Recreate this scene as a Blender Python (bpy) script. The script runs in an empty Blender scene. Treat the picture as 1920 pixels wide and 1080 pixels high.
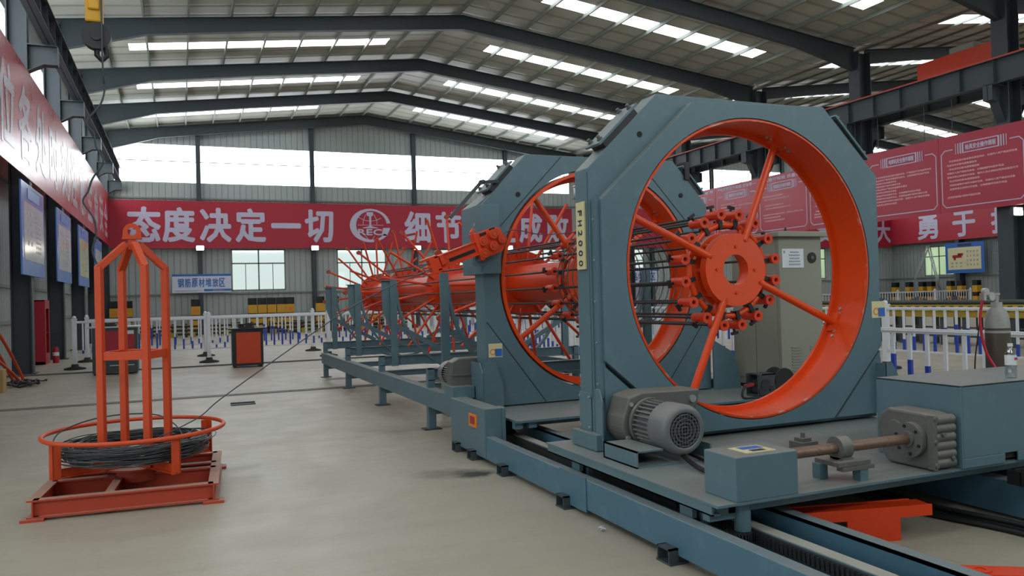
import bpy, math, random
from math import pi, sin, cos, sqrt, atan2, radians
from mathutils import Vector, Matrix
random.seed(7)
SC = bpy.context.scene
COL = SC.collection
V = Vector

# ------------------------------------------------------------------ camera
CAM_YAW, CAM_PITCH, CAM_ROLL = 0.397214, 0.011352, -0.026828
def make_camera():
    cy, sy = cos(CAM_YAW), sin(CAM_YAW)
    fwd = V((sy*cos(CAM_PITCH), cy*cos(CAM_PITCH), sin(CAM_PITCH)))
    right = V((cy, -sy, 0)); up = right.cross(fwd)
    r2 = cos(CAM_ROLL)*right + sin(CAM_ROLL)*up
    u2 = -sin(CAM_ROLL)*right + cos(CAM_ROLL)*up
    m = Matrix((r2, u2, -fwd)).transposed().to_4x4()
    m.translation = V((0, 0, 1.5))
    cd = bpy.data.cameras.new('camera'); cd.sensor_width = 36; cd.lens = 1480/1920*36
    cd.clip_start = 0.05; cd.clip_end = 500
    o = bpy.data.objects.new('camera', cd); COL.objects.link(o); o.matrix_world = m
    SC.camera = o
make_camera()

# ------------------------------------------------------------------ world and exposure
W = bpy.data.worlds.new('overcast_sky'); SC.world = W; W.use_nodes = True
_nt = W.node_tree; _bg = _nt.nodes['Background']
_tc = _nt.nodes.new('ShaderNodeTexCoord'); _sx = _nt.nodes.new('ShaderNodeSeparateXYZ')
_cr = _nt.nodes.new('ShaderNodeValToRGB')
_cr.color_ramp.elements[0].position = 0.0; _cr.color_ramp.elements[0].color = (0.62, 0.66, 0.66, 1)
_cr.color_ramp.elements[1].position = 0.5; _cr.color_ramp.elements[1].color = (0.93, 1.0, 1.0, 1)
_nt.links.new(_tc.outputs['Generated'], _sx.inputs[0]); _nt.links.new(_sx.outputs['Z'], _cr.inputs[0])
_nt.links.new(_cr.outputs[0], _bg.inputs['Color'])
_bg.inputs['Strength'].default_value = 1.3
SKY_PANE = 4.6          # radiance of the daylit translucent roof and gable sheets
SC.view_settings.view_transform = 'Standard'
SC.view_settings.look = 'None'
SC.view_settings.exposure = 0.34
SC.view_settings.gamma = 1.0
SC.view_settings.use_curve_mapping = False

# ------------------------------------------------------------------ materials
def lin(h):
    h = h.lstrip('#'); c = [int(h[i:i+2], 16)/255 for i in (0, 2, 4)]
    return tuple((x/12.92 if x <= .04045 else ((x+.055)/1.055)**2.4) for x in c) + (1,)
def newmat(name):
    m = bpy.data.materials.new(name); m.use_nodes = True
    nt = m.node_tree; return m, nt, nt.nodes['Principled BSDF']
def mat(name, hx, rough=.5, metal=0., var=.12, scale=6., dust=None, dustamt=.6, bump=0., wear=None, wearamt=.5):
    """painted or bare surface with large and small blotches; dust settles on faces that look up"""
    m, nt, b = newmat(name); N = nt.nodes.new; L = nt.links.new
    tc = N('ShaderNodeTexCoord')
    n1 = N('ShaderNodeTexNoise'); n1.inputs['Scale'].default_value = scale; n1.inputs['Detail'].default_value = 5
    L(tc.outputs['Object'], n1.inputs['Vector'])
    c = lin(hx); a = tuple(x*(1-var) for x in c[:3])+(1,); d = tuple(min(1, x*(1+var)) for x in c[:3])+(1,)
    mx = N('ShaderNodeMix'); mx.data_type = 'RGBA'
    mx.inputs[6].default_value = a; mx.inputs[7].default_value = d; L(n1.outputs[0], mx.inputs[0])
    out = mx.outputs[2]
    if wear:
        n2 = N('ShaderNodeTexNoise'); n2.inputs['Scale'].default_value = scale*3.1; n2.inputs['Detail'].default_value = 8
        L(tc.outputs['Object'], n2.inputs['Vector'])
        r = N('ShaderNodeMapRange'); r.inputs[1].default_value = .56; r.inputs[2].default_value = .72; r.inputs[4].default_value = wearamt
        L(n2.outputs[0], r.inputs[0])
        w = N('ShaderNodeMix'); w.data_type = 'RGBA'; L(r.outputs[0], w.inputs[0]); L(out, w.inputs[6]); w.inputs[7].default_value = lin(wear)
        out = w.outputs[2]
    if dust:
        g = N('ShaderNodeNewGeometry'); s = N('ShaderNodeSeparateXYZ'); L(g.outputs['Normal'], s.inputs[0])
        r = N('ShaderNodeMapRange'); r.inputs[1].default_value = .3; r.inputs[2].default_value = .8; r.inputs[4].default_value = dustamt
        L(s.outputs['Z'], r.inputs[0])
        w = N('ShaderNodeMix'); w.data_type = 'RGBA'; L(r.outputs[0], w.inputs[0]); L(out, w.inputs[6]); w.inputs[7].default_value = lin(dust)
        out = w.outputs[2]
    L(out, b.inputs['Base Color'])
    rr = N('ShaderNodeMapRange'); rr.inputs[3].default_value = max(.05, rough-.1); rr.inputs[4].default_value = min(1, rough+.1)
    L(n1.outputs[0], rr.inputs[0]); L(rr.outputs[0], b.inputs['Roughness'])
    b.inputs['Metallic'].default_value = metal
    if bump:
        bp = N('ShaderNodeBump'); bp.inputs['Strength'].default_value = bump; bp.inputs['Distance'].default_value = .01
        n3 = N('ShaderNodeTexNoise'); n3.inputs['Scale'].default_value = scale*8; L(tc.outputs['Object'], n3.inputs['Vector'])
        L(n3.outputs[0], bp.inputs['Height']); L(bp.outputs[0], b.inputs['Normal'])
    return m
def emit(name, hx, s):
    m = bpy.data.materials.new(name); m.use_nodes = True; nt = m.node_tree; nt.nodes.clear()
    e = nt.nodes.new('ShaderNodeEmission'); e.inputs[0].default_value = lin(hx); e.inputs[1].default_value = s
    o = nt.nodes.new('ShaderNodeOutputMaterial'); nt.links.new(e.outputs[0], o.inputs[0]); return m
def glass(name, tint='#eef4f2', refl=.08, alpha_dirt=.0):
    m = bpy.data.materials.new(name); m.use_nodes = True; nt = m.node_tree; nt.nodes.clear(); N = nt.nodes.new
    t = N('ShaderNodeBsdfTransparent'); t.inputs[0].default_value = lin(tint)
    g = N('ShaderNodeBsdfGlossy'); g.inputs['Roughness'].default_value = .04
    x = N('ShaderNodeMixShader'); x.inputs[0].default_value = refl
    o = N('ShaderNodeOutputMaterial'); nt.links.new(t.outputs[0], x.inputs[1]); nt.links.new(g.outputs[0], x.inputs[2]); nt.links.new(x.outputs[0], o.inputs[0])
    return m
def sheet(name, hx, axis, pitch, rough=.45, dark=.72, bumpd=.02, seam=0, var=.07):
    """profiled steel sheet: ribs every `pitch` metres along object axis 0/1/2"""
    m, nt, b = newmat(name); N = nt.nodes.new; L = nt.links.new
    tc = N('ShaderNodeTexCoord'); s = N('ShaderNodeSeparateXYZ'); L(tc.outputs['Object'], s.inputs[0])
    d = N('ShaderNodeMath'); d.operation = 'DIVIDE'; L(s.outputs[axis], d.inputs[0]); d.inputs[1].default_value = pitch
    f = N('ShaderNodeMath'); f.operation = 'FRACT'; L(d.outputs[0], f.inputs[0])
    r = N('ShaderNodeValToRGB'); e = r.color_ramp.elements
    e[0].position = 0; e[0].color = (0, 0, 0, 1); e[1].position = .16; e[1].color = (1, 1, 1, 1)
    k = e.new(.84); k.color = (1, 1, 1, 1); k = e.new(.999); k.color = (0, 0, 0, 1)
    L(f.outputs[0], r.inputs[0])
    bp = N('ShaderNodeBump'); bp.inputs['Strength'].default_value = .9; bp.inputs['Distance'].default_value = bumpd
    L(r.outputs[0], bp.inputs['Height']); L(bp.outputs[0], b.inputs['Normal'])
    n = N('ShaderNodeTexNoise'); n.inputs['Scale'].default_value = .7; n.inputs['Detail'].default_value = 4; L(tc.outputs['Object'], n.inputs['Vector'])
    c = lin(hx); mx = N('ShaderNodeMix'); mx.data_type = 'RGBA'
    mx.inputs[6].default_value = tuple(x*(1-var) for x in c[:3])+(1,); mx.inputs[7].default_value = tuple(x*(1+var) for x in c[:3])+(1,)
    L(n.outputs[0], mx.inputs[0])
    q = N('ShaderNodeMix'); q.data_type = 'RGBA'; q.blend_type = 'MULTIPLY'; q.inputs[0].default_value = 1
    rr = N('ShaderNodeMapRange'); rr.inputs[3].default_value = dark; L(r.outputs[0], rr.inputs[0])
    L(mx.outputs[2], q.inputs[6]); L(rr.outputs[0], q.inputs[7]); L(q.outputs[2], b.inputs['Base Color'])
    b.inputs['Roughness'].default_value = rough
    return m
def floor_mat():
    m, nt, b = newmat('polished_concrete'); N = nt.nodes.new; L = nt.links.new
    tc = N('ShaderNodeTexCoord')
    def noise(sc, det=6, vec=None, rough=.55):
        n = N('ShaderNodeTexNoise'); n.inputs['Scale'].default_value = sc; n.inputs['Detail'].default_value = det; n.inputs['Roughness'].default_value = rough
        L(vec or tc.outputs['Object'], n.inputs['Vector']); return n.outputs[0]
    def mixc(fac, a, c):
        x = N('ShaderNodeMix'); x.data_type = 'RGBA'
        if isinstance(fac, float): x.inputs[0].default_value = fac
        else: L(fac, x.inputs[0])
        for sck, v in ((6, a), (7, c)):
            if isinstance(v, str): x.inputs[sck].default_value = lin(v)
            else: L(v, x.inputs[sck])
        return x.outputs[2]
    def rng(v, a, c, lo=0., hi=1.):
        r = N('ShaderNodeMapRange'); r.inputs[1].default_value = a; r.inputs[2].default_value = c; r.inputs[3].default_value = lo; r.inputs[4].default_value = hi
        L(v, r.inputs[0]); return r.outputs[0]
    col = mixc(rng(noise(.35), .3, .7), '#969080', '#a7a191')
    mp = N('ShaderNodeMapping'); mp.inputs['Scale'].default_value = (1.2, 5., 1); mp.inputs['Rotation'].default_value = (0, 0, .25); L(tc.outputs['Object'], mp.inputs['Vector'])
    col = mixc(rng(noise(.9, 8, mp.outputs[0], .65), .48, .78, 0, .5), col, '#8d8778')
    col = mixc(rng(noise(9., 8), .6, .8, 0, .35), col, '#7d786c')
    # oil stain beside the long rail, with a shape of its own
    for (x, y, rx, ry, amt, tone) in ((2.27, 6.36, .2, .17, .95, '#2a2927'), (2.05, 6.5, .3, .22, .5, '#4a4740'), (.15, 4.4, .05, .03, .6, '#4a463d'), (2.2, 9.0, .5, .35, .3, '#6b675d'), (-.4, 9.4, .4, .3, .25, '#6b675d')):
        q = N('ShaderNodeMapping'); q.vector_type = 'POINT'; q.inputs['Location'].default_value = (-x/rx, -y/ry, 0); q.inputs['Scale'].default_value = (1/rx, 1/ry, 1); L(tc.outputs['Object'], q.inputs['Vector'])
        ln = N('ShaderNodeVectorMath'); ln.operation = 'LENGTH'; L(q.outputs[0], ln.inputs[0])
        ad = N('ShaderNodeMath'); ad.operation = 'MULTIPLY_ADD'; L(noise(7., 6), ad.inputs[0]); ad.inputs[1].default_value = 1.6; L(ln.outputs['Value'], ad.inputs[2])
        col = mixc(rng(ad.outputs[0], 1.25, 1.9, amt, 0), col, tone)
    L(col, b.inputs['Base Color'])
    L(rng(noise(2.2), .3, .7, .34, .52), b.inputs['Roughness'])
    b.inputs['Specular IOR Level'].default_value = .4
    bp = N('ShaderNodeBump'); bp.inputs['Strength'].default_value = .12; bp.inputs['Distance'].default_value = .01
    L(noise(22., 6), bp.inputs['Height']); L(bp.outputs[0], b.inputs['Normal'])
    return m
def stripes(name, c1, c2, ax, ay, pitch, duty=.5, rough=.5):
    m, nt, b = newmat(name); N = nt.nodes.new; L = nt.links.new
    tc = N('ShaderNodeTexCoord'); d = N('ShaderNodeVectorMath'); d.operation = 'DOT_PRODUCT'; L(tc.outputs['Object'], d.inputs[0])
    d.inputs[1].default_value = ax
    q = N('ShaderNodeMath'); q.operation = 'DIVIDE'; L(d.outputs['Value'], q.inputs[0]); q.inputs[1].default_value = pitch
    f = N('ShaderNodeMath'); f.operation = 'FRACT'; L(q.outputs[0], f.inputs[0])
    g = N('ShaderNodeMath'); g.operation = 'GREATER_THAN'; L(f.outputs[0], g.inputs[0]); g.inputs[1].default_value = duty
    x = N('ShaderNodeMix'); x.data_type = 'RGBA'; L(g.outputs[0], x.inputs[0]); x.inputs[6].default_value = lin(c1); x.inputs[7].default_value = lin(c2)
    L(x.outputs[2], b.inputs['Base Color']); b.inputs['Roughness'].default_value = rough
    return m

BLUE = mat('blue_grey_paint', '#546f79', .42, var=.1, scale=2.5, dust='#8a887d', dustamt=.62, wear='#68808a', wearamt=.35)
BLUE2 = mat('blue_rail_paint', '#466a7c', .4, var=.12, scale=2.2, dust='#83857f', dustamt=.6, wear='#5c8295', wearamt=.4)
ORANGE = mat('orange_paint', '#d53c0e', .38, var=.1, scale=5, wear='#b8401f', wearamt=.3)
RING = mat('bright_orange_enamel', '#de480f', .33, var=.06, scale=4, wear='#c9421a', wearamt=.3)
STAND = mat('stand_orange_paint', '#c64212', .48, var=.08, scale=5, wear='#b5553d', wearamt=.35)
STANDB = mat('dusty_red_oxide', '#ab3a20', .6, var=.1, scale=4, dust='#9d8c7c', dustamt=.7)
WORN = mat('worn_paint_edge', '#d2491c', .5, var=.1, scale=2.2, wear='#cfc2b2', wearamt=1.)
BLACK = mat('black_steel', '#17181a', .5, var=.2)
BARS = mat('dark_rebar', '#37393a', .5, metal=.4, var=.25, scale=30, bump=.3)
WIRE = mat('dark_steel_wire', '#4c5154', .38, metal=.5, var=.3, scale=20)
CAST = mat('grey_cast_iron', '#5a5c59', .45, var=.14, scale=9, dust='#857c71', dustamt=.65, wear='#6f6a61', wearamt=.5)
MOTOR = mat('grey_motor_paint', '#626667', .42, var=.1, scale=8, dust='#8a8883', dustamt=.6)
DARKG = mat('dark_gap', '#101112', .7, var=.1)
RUST = mat('rusty_shaft', '#7d6555', .45, metal=.5, var=.35, scale=14, wear='#4e3a30', wearamt=.7)
FRAME = mat('hall_steel_paint', '#394247', .55, var=.1, scale=2)
PURL = mat('pale_purlin', '#80877f', .5, var=.08, scale=2)
ROOF = sheet('roof_sheet', '#b4b6aa', 1, .82, dark=.6)
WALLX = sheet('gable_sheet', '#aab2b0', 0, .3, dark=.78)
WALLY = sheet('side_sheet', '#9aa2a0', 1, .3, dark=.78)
FLOOR = floor_mat()
REDB = mat('red_banner_vinyl', '#ae2338', .5, var=.05, scale=1)
REDG = mat('glossy_red_banner', '#b01d2c', .3, var=.05, scale=1)
CHAR = mat('banner_lettering', '#c3bfd6', .5, var=.03)
CHARG = mat('banner_lettering_gloss', '#b9a9b5', .3, var=.03)
BOARD = mat('red_board', '#a9223a', .35, var=.05, scale=1)
BOARDT = mat('board_print', '#e3a9b0', .5, var=.05)
WHITE = mat('white_plastic', '#d6dade', .4, var=.04)
BLUEP = mat('blue_sleeve', '#2644a8', .4, var=.06)
RUBBER = mat('black_rubber', '#232425', .75, var=.2)
SIGNB = mat('sign_blue', '#2d68b8', .4, var=.05)
SIGNW = mat('sign_white', '#d3d9ea', .35, var=.03)
SIGNY = mat('sign_cream', '#d8d0a4', .3, var=.05, scale=2)
PALEB = mat('poster_blue', '#5f86cf', .22, var=.05, scale=2)
POSTW = mat('poster_paper', '#c9ccce', .16, var=.08, scale=1.2)
POSTY = mat('poster_paper_warm', '#d3cd9c', .18, var=.08, scale=1.2)
CREAM = mat('cream_plate', '#cfc79a', .45, var=.05)
INK = mat('dark_ink', '#33304a', .5, var=.05)
CABG = mat('cabinet_grey_green', '#8c8d80', .5, var=.04, scale=2)
DKGRN = mat('dark_grey_cabinet', '#3a4444', .5, var=.08)
FIRE = mat('fire_red', '#a3182b', .38, var=.08)
YEL = mat('safety_yellow', '#cf9a1e', .5, var=.1)
OLIVE = mat('olive_yellow', '#a28c22', .5, var=.1)
BROWN = mat('brown_cylinder_paint', '#4a4036', .5, var=.15, scale=10, bump=.2)
BARE = mat('bare_steel', '#b9bcbc', .35, metal=.7, var=.15)
CABLE = mat('black_cable', '#191a1c', .55, var=.15)
REDHOSE = mat('red_hose', '#b01c2c', .4, var=.05)
CLEAR = glass('window_glass')
PET = glass('clear_plastic', '#dfe6ea', .16)
PANE = emit('daylit_translucent_sheet', '#f4fbff', SKY_PANE)
LAMP = emit('lit_floodlight', '#fff8ea', 40)
HAZ = stripes('hazard_stripes', '#c79a1c', '#1c1b18', (0, 1, .8), 0, .25)
STICK = mat('sticker_orange', '#d8832e', .5, var=.05)
GREENP = mat('hill_green', '#b4bf98', .9, var=.3, scale=.15)
YARD = mat('yard_ground', '#8b8a80', .9, var=.1, scale=.3)
TREEG = mat('tree_green', '#6f8458', .9, var=.4, scale=.5)
GREYL = mat('grey_print', '#9aa0ae', .5, var=.05)

# ------------------------------------------------------------------ geometry helpers
def frame(d):
    d = V(d).normalized(); a = V((0, 0, 1)) if abs(d.z) < .9 else V((1, 0, 0))
    u = a.cross(d).normalized(); return d, u, d.cross(u)
class G:
    def __init__(s): s.v = []; s.f = []; s.sm = []
    def add(s, vs, fs, smooth=False):
        o = len(s.v); s.v += [tuple(x) for x in vs]; s.f += [tuple(i+o for i in f) for f in fs]; s.sm += [smooth]*len(fs); return s
    def box(s, x0, x1, y0, y1, z0, z1):
        v = [(x, y, z) for x in (x0, x1) for y in (y0, y1) for z in (z0, z1)]
        return s.add(v, [(0, 1, 3, 2), (4, 6, 7, 5), (0, 4, 5, 1), (2, 3, 7, 6), (0, 2, 6, 4), (1, 5, 7, 3)])
    def obox(s, c, ax, ay, az):
        c, ax, ay, az = V(c), V(ax), V(ay), V(az)
        v = [c+i*ax+j*ay+k*az for i in (-1, 1) for j in (-1, 1) for k in (-1, 1)]
        return s.add(v, [(0, 1, 3, 2), (4, 6, 7, 5), (0, 4, 5, 1), (2, 3, 7, 6), (0, 2, 6, 4), (1, 5, 7, 3)])
    def bar(s, p0, p1, w, h, up=(0, 0, 1)):
        p0, p1 = V(p0), V(p1); d = p1-p0; sd = d.cross(V(up))
        if sd.length < 1e-6: sd = d.cross(V((1, 0, 0)))
        sd.normalize(); u = sd.cross(d).normalized()
        return s.obox((p0+p1)/2, d/2, sd*w/2, u*h/2)
    def cyl(s, p0, p1, r, n=16, r1=None, cap=True):
        p0, p1 = V(p0), V(p1); r1 = r if r1 is None else r1; d, u, w = frame(p1-p0)
        vs = []
        for i in range(n):
            a = 2*pi*i/n; e = u*cos(a)+w*sin(a); vs += [p0+e*r, p1+e*r1]
        s.add(vs, [(2*i, 2*((i+1) % n), 2*((i+1) % n)+1, 2*i+1) for i in range(n)], True)
        if cap:
            s.add(vs[0::2], [tuple(reversed(range(n)))]); s.add(vs[1::2], [tuple(range(n))])
        return s
    def tube(s, pts, r, n=8, closed=False):
        pts = [V(p) for p in pts]; m = len(pts); vs = []; pu = None
        for i, p in enumerate(pts):
            a = pts[i-1] if (i > 0 or closed) else p; b = pts[(i+1) % m] if (i < m-1 or closed) else p
            d = (b-a)
            if d.length < 1e-9: d = V((0, 0, 1))
            d.normalize()
            if pu is None: _, u, _ = frame(d)
            else:
                u = pu-d*pu.dot(d)
                if u.length < 1e-6: _, u, _ = frame(d)
                u.normalize()
            pu = u; w = d.cross(u)
            vs += [p+(u*cos(2*pi*k/n)+w*sin(2*pi*k/n))*r for k in range(n)]
        fs = []
        for i in range(m if closed else m-1):
            j = (i+1) % m
            fs += [(i*n+k, i*n+(k+1) % n, j*n+(k+1) % n, j*n+k) for k in range(n)]
        s.add(vs, fs, True)
        if not closed: s.add(vs[:n], [tuple(reversed(range(n)))]); s.add(vs[-n:], [tuple(range(n))])
        return s
    def ann(s, p0, p1, ri, ro, n=32, a0=0, a1=2*pi, ref=None):
        p0, p1 = V(p0), V(p1); d, u, w = frame(p1-p0)
        if ref is not None: u = V(ref).normalized(); w = d.cross(u)
        full = abs(a1-a0-2*pi) < 1e-6; m = n if full else n+1; vs = []
        for i in range(m):
            a = a0+(a1-a0)*i/n; e = u*cos(a)+w*sin(a); vs += [p0+e*ri, p0+e*ro, p1+e*ro, p1+e*ri]
        A = []; B = []
        for i in range(n):
            j = (i+1) % m; q = 4*i; t = 4*j
            A += [(q+1, t+1, t+2, q+2), (q+3, t+3, t, q)]; B += [(q, t, t+1, q+1), (q+2, t+2, t+3, q+3)]
        s.add(vs, A, True); s.add(vs, B)
        if not full: s.add(vs[:4], [(0, 1, 2, 3)]); s.add(vs[-4:], [(3, 2, 1, 0)])
        return s
    def prism(s, pts, ax, a, b):
        """polygon in the plane normal to axis ax (0,1,2), pushed from a to b"""
        def P(p, t): return (t, p[0], p[1]) if ax == 0 else ((p[0], t, p[1]) if ax == 1 else (p[0], p[1], t))
        n = len(pts); vs = [P(p, a) for p in pts]+[P(p, b) for p in pts]
        return s.add(vs, [tuple(range(n)), tuple(reversed(range(n, 2*n)))]+[(i, n+i, n+(i+1) % n, (i+1) % n) for i in range(n)])
    def holeplate(s, outer, c, r, y0, y1, n=96):
        """polygon plate in XZ, from y0 to y1, with a round hole"""
        m = len(outer); ang = [2*pi*i/n for i in range(n)]+[atan2(p[1]-c[1], p[0]-c[0]) % (2*pi) for p in outer]
        ang = sorted(set(round(a, 6) for a in ang)); vs = []
        for a in ang:
            d = (cos(a), sin(a)); best = 1e9
            for i in range(m):
                p, q = outer[i], outer[(i+1) % m]; ex, ez = q[0]-p[0], q[1]-p[1]
                den = d[0]*ez-d[1]*ex
                if abs(den) < 1e-9: continue
                t = ((p[0]-c[0])*ez-(p[1]-c[1])*ex)/den; k = ((p[0]-c[0])*d[1]-(p[1]-c[1])*d[0])/den
                if t > 0 and -1e-4 <= k <= 1+1e-4: best = min(best, t)
            o = (c[0]+d[0]*best, c[1]+d[1]*best); h = (c[0]+d[0]*r, c[1]+d[1]*r)
            vs += [(h[0], y0, h[1]), (o[0], y0, o[1]), (o[0], y1, o[1]), (h[0], y1, h[1])]
        k = len(ang); A = []; B = []
        for i in range(k):
            q = 4*i; t = 4*((i+1) % k)
            B += [(q, q+1, t+1, t), (q+1, q+2, t+2, t+1), (q+2, q+3, t+3, t+2)]; A += [(q+3, q, t, t+3)]
        s.add(vs, B); s.add(vs, A, True); return s
    def lathe(s, c, axis, prof, n=24):
        c = V(c); d, u, w = frame(axis); vs = []; m = len(prof)
        for r, h in prof:
            vs += [c+d*h+(u*cos(2*pi*k/n)+w*sin(2*pi*k/n))*r for k in range(n)]
        return s.add(vs, [(i*n+k, i*n+(k+1) % n, (i+1)*n+(k+1) % n, (i+1)*n+k) for i in range(m-1) for k in range(n)], True)
    def hbeam(s, p0, p1, h, w, tf=.02, tw=.014, up=(0, 0, 1)):
        p0, p1 = V(p0), V(p1); d = p1-p0; sd = d.cross(V(up))
        if sd.length < 1e-6: sd = d.cross(V((1, 0, 0)))
        sd.normalize(); u = sd.cross(d).normalized(); c = (p0+p1)/2
        s.obox(c, d/2, sd*tw/2, u*(h/2-tf))
        for k in (-1, 1): s.obox(c+u*k*(h/2-tf/2), d/2, sd*w/2, u*tf/2)
        return s
    def text(s, t, c, right, up, w, h, bold=.02, n=2):
        """characters stretched into a w x h box centred on c"""
        cu = bpy.data.curves.new('t', 'FONT'); cu.body = t; cu.resolution_u = n; cu.fill_mode = 'FRONT'
        ob = bpy.data.objects.new('t', cu); COL.objects.link(ob)
        bpy.context.view_layer.update()
        ev = ob.evaluated_get(bpy.context.evaluated_depsgraph_get()); me = ev.to_mesh()
        P = [v.co.copy() for v in me.vertices]; F = [tuple(p.vertices) for p in me.polygons]; ev.to_mesh_clear()
        bpy.data.objects.remove(ob); bpy.data.curves.remove(cu)
        if not P: return s
        x0 = min(p.x for p in P); x1 = max(p.x for p in P); y0 = min(p.y for p in P); y1 = max(p.y for p in P)
        if t == '一': y0 -= .38; y1 += .38
        c, right, up = V(c), V(right), V(up); nn = right.cross(up).normalized()
        if bold:
            # heavier strokes: the same outline laid down again a little to each side
            o = V((0, 0, 0)); w -= 2*bold*h; h -= 2*bold*h; rr = [(1, 0), (-1, 0), (0, 1), (0, -1), (.7, .7), (-.7, .7), (.7, -.7), (-.7, -.7)]
            for k, (i, j) in enumerate(rr):
                q = c+(right*i+up*j)*bold*h+nn*.0003*(k+1)
                s.add([q+right*((p.x-x0)/(x1-x0)-.5)*w+up*((p.y-y0)/(y1-y0)-.5)*h for p in P], F)
        return s.add([c+right*((p.x-x0)/(x1-x0)-.5)*w+up*((p.y-y0)/(y1-y0)-.5)*h for p in P], F)
    def pieces(s):
        n = len(s.v); par = list(range(n))
        def find(i):
            while par[i] != i: par[i] = par[par[i]]; i = par[i]
            return i
        key = {}
        for i, v in enumerate(s.v):
            k = (round(v[0], 4), round(v[1], 4), round(v[2], 4))
            if k in key: par[find(i)] = find(key[k])
            else: key[k] = i
        for f in s.f:
            a = find(f[0])
            for j in f[1:]: par[find(j)] = a
        isl = {}
        for i in range(n): isl.setdefault(find(i), []).append(i)
        ids = list(isl)
        if len(ids) < 2 or len(ids) > 700: return None
        bb = []
        for r in ids:
            q = [s.v[i] for i in isl[r]]; lo = [min(a[k] for a in q) for k in range(3)]; hi = [max(a[k] for a in q) for k in range(3)]
            bb.append((lo, hi, max(hi[k]-lo[k] for k in range(3))))
        g = list(range(len(ids)))
        def fg(i):
            while g[i] != i: g[i] = g[g[i]]; i = g[i]
            return i
        for a in range(len(ids)):
            for b in range(a+1, len(ids)):
                if fg(a) == fg(b): continue
                gap = sqrt(sum(max(0, bb[b][0][k]-bb[a][1][k], bb[a][0][k]-bb[b][1][k])**2 for k in range(3)))
                if gap <= max(.02, .5*max(bb[a][2], bb[b][2])): g[fg(a)] = fg(b)
        grp = {fg(i): len([0]) for i in range(len(ids))}
        if len(grp) < 2: return None
        order = list(grp); idx = {r: order.index(fg(i)) for i, r in enumerate(ids)}
        out = [G() for _ in order]; mp = {}
        for i in range(n):
            q = out[idx[find(i)]]; mp[i] = len(q.v); q.v.append(s.v[i])
        for f, sm in zip(s.f, s.sm):
            q = out[idx[find(f[0])]]; q.f.append(tuple(mp[i] for i in f)); q.sm.append(sm)
        return out
    def build(s, name, m, parent=None, bev=0., root=None):
        if parent is not None:
            ps = s.pieces()
            if ps: return [q.build1(name, m, parent, bev, root) for q in ps][0]
        return s.build1(name, m, parent, bev, root)
    def build1(s, name, m, parent=None, bev=0., root=None):
        r = root
        if r is None and parent is not None:
            r = parent
            while r.parent is not None: r = r.parent
        o = V(r.location) if r is not None else V((0, 0, 0))
        me = bpy.data.meshes.new(name); me.from_pydata([tuple(V(p)-o) for p in s.v], [], s.f)
        me.polygons.foreach_set('use_smooth', s.sm); me.materials.append(m); me.update()
        ob = bpy.data.objects.new(name, me); COL.objects.link(ob)
        if parent is not None: ob.parent = parent
        if bev:
            b = ob.modifiers.new('bevel', 'BEVEL'); b.width = bev; b.segments = 2; b.limit_method = 'ANGLE'; b.angle_limit = radians(40); b.harden_normals = False
        return ob
def tag(o, label, cat, group=None):
    o['label'] = label; o['category'] = cat
    if group: o['group'] = group
    return o
def thing(name, label, cat, loc, group=None):
    o = bpy.data.objects.new(name, None); o.empty_display_size = .1; COL.objects.link(o); o.location = loc
    return tag(o, label, cat, group)
def struct(o): o['kind'] = 'structure'; return o
def single(g, name, m, label, cat, loc, group=None, bev=0.):
    """a thing that is one mesh, its origin at its base"""
    h = type('R', (), {'location': V(loc)})(); o = g.build(name, m, None, bev, root=h); o.location = loc
    return tag(o, label, cat, group)
def dup(o, parent=None, delta=None, label=None, group=None):
    c = o.copy(); COL.objects.link(c)
    if parent is not None: c.parent = parent
    if delta is not None: c.location = V(o.location)+V(delta)
    if label: c['label'] = label
    if group: c['group'] = group
    for ch in list(o.children): dup(ch, c)
    return c
def lab(o, t): o['label'] = t; return o
ORD = ['first', 'second', 'third', 'fourth', 'fifth', 'sixth', 'seventh', 'eighth', 'ninth', 'tenth', 'eleventh', 'twelfth', 'thirteenth', 'fourteenth', 'fifteenth', 'sixteenth', 'seventeenth', 'eighteenth', 'nineteenth', 'twentieth']

# ------------------------------------------------------------------ hall shell
XL, XV, XR = -4.0, 23.0, 49.6      # left wall, valley column row, right wall
YB, YF = 43.8, -6.0                # gable wall, open end of the hall behind
RS = .1216
def zroof(x):
    r = 9.66 if x < XV else 36.3
    return 11.92-RS*abs(x-r)
FR = [43.5, 38, 32.5, 27, 21.5, 16, 10.5, 5, -.5]
struct(G().box(XL-.3, XR+.3, YF, YB+.3, -.12, 0).build('floor', FLOOR))
struct(G().box(-60, 120, -40, 110, -.3, -.14).build('ground', YARD))
wn = [0]
def window(name_parts, parent=None):
    wn[0] += 1; return 'window_%d' % wn[0]
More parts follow.
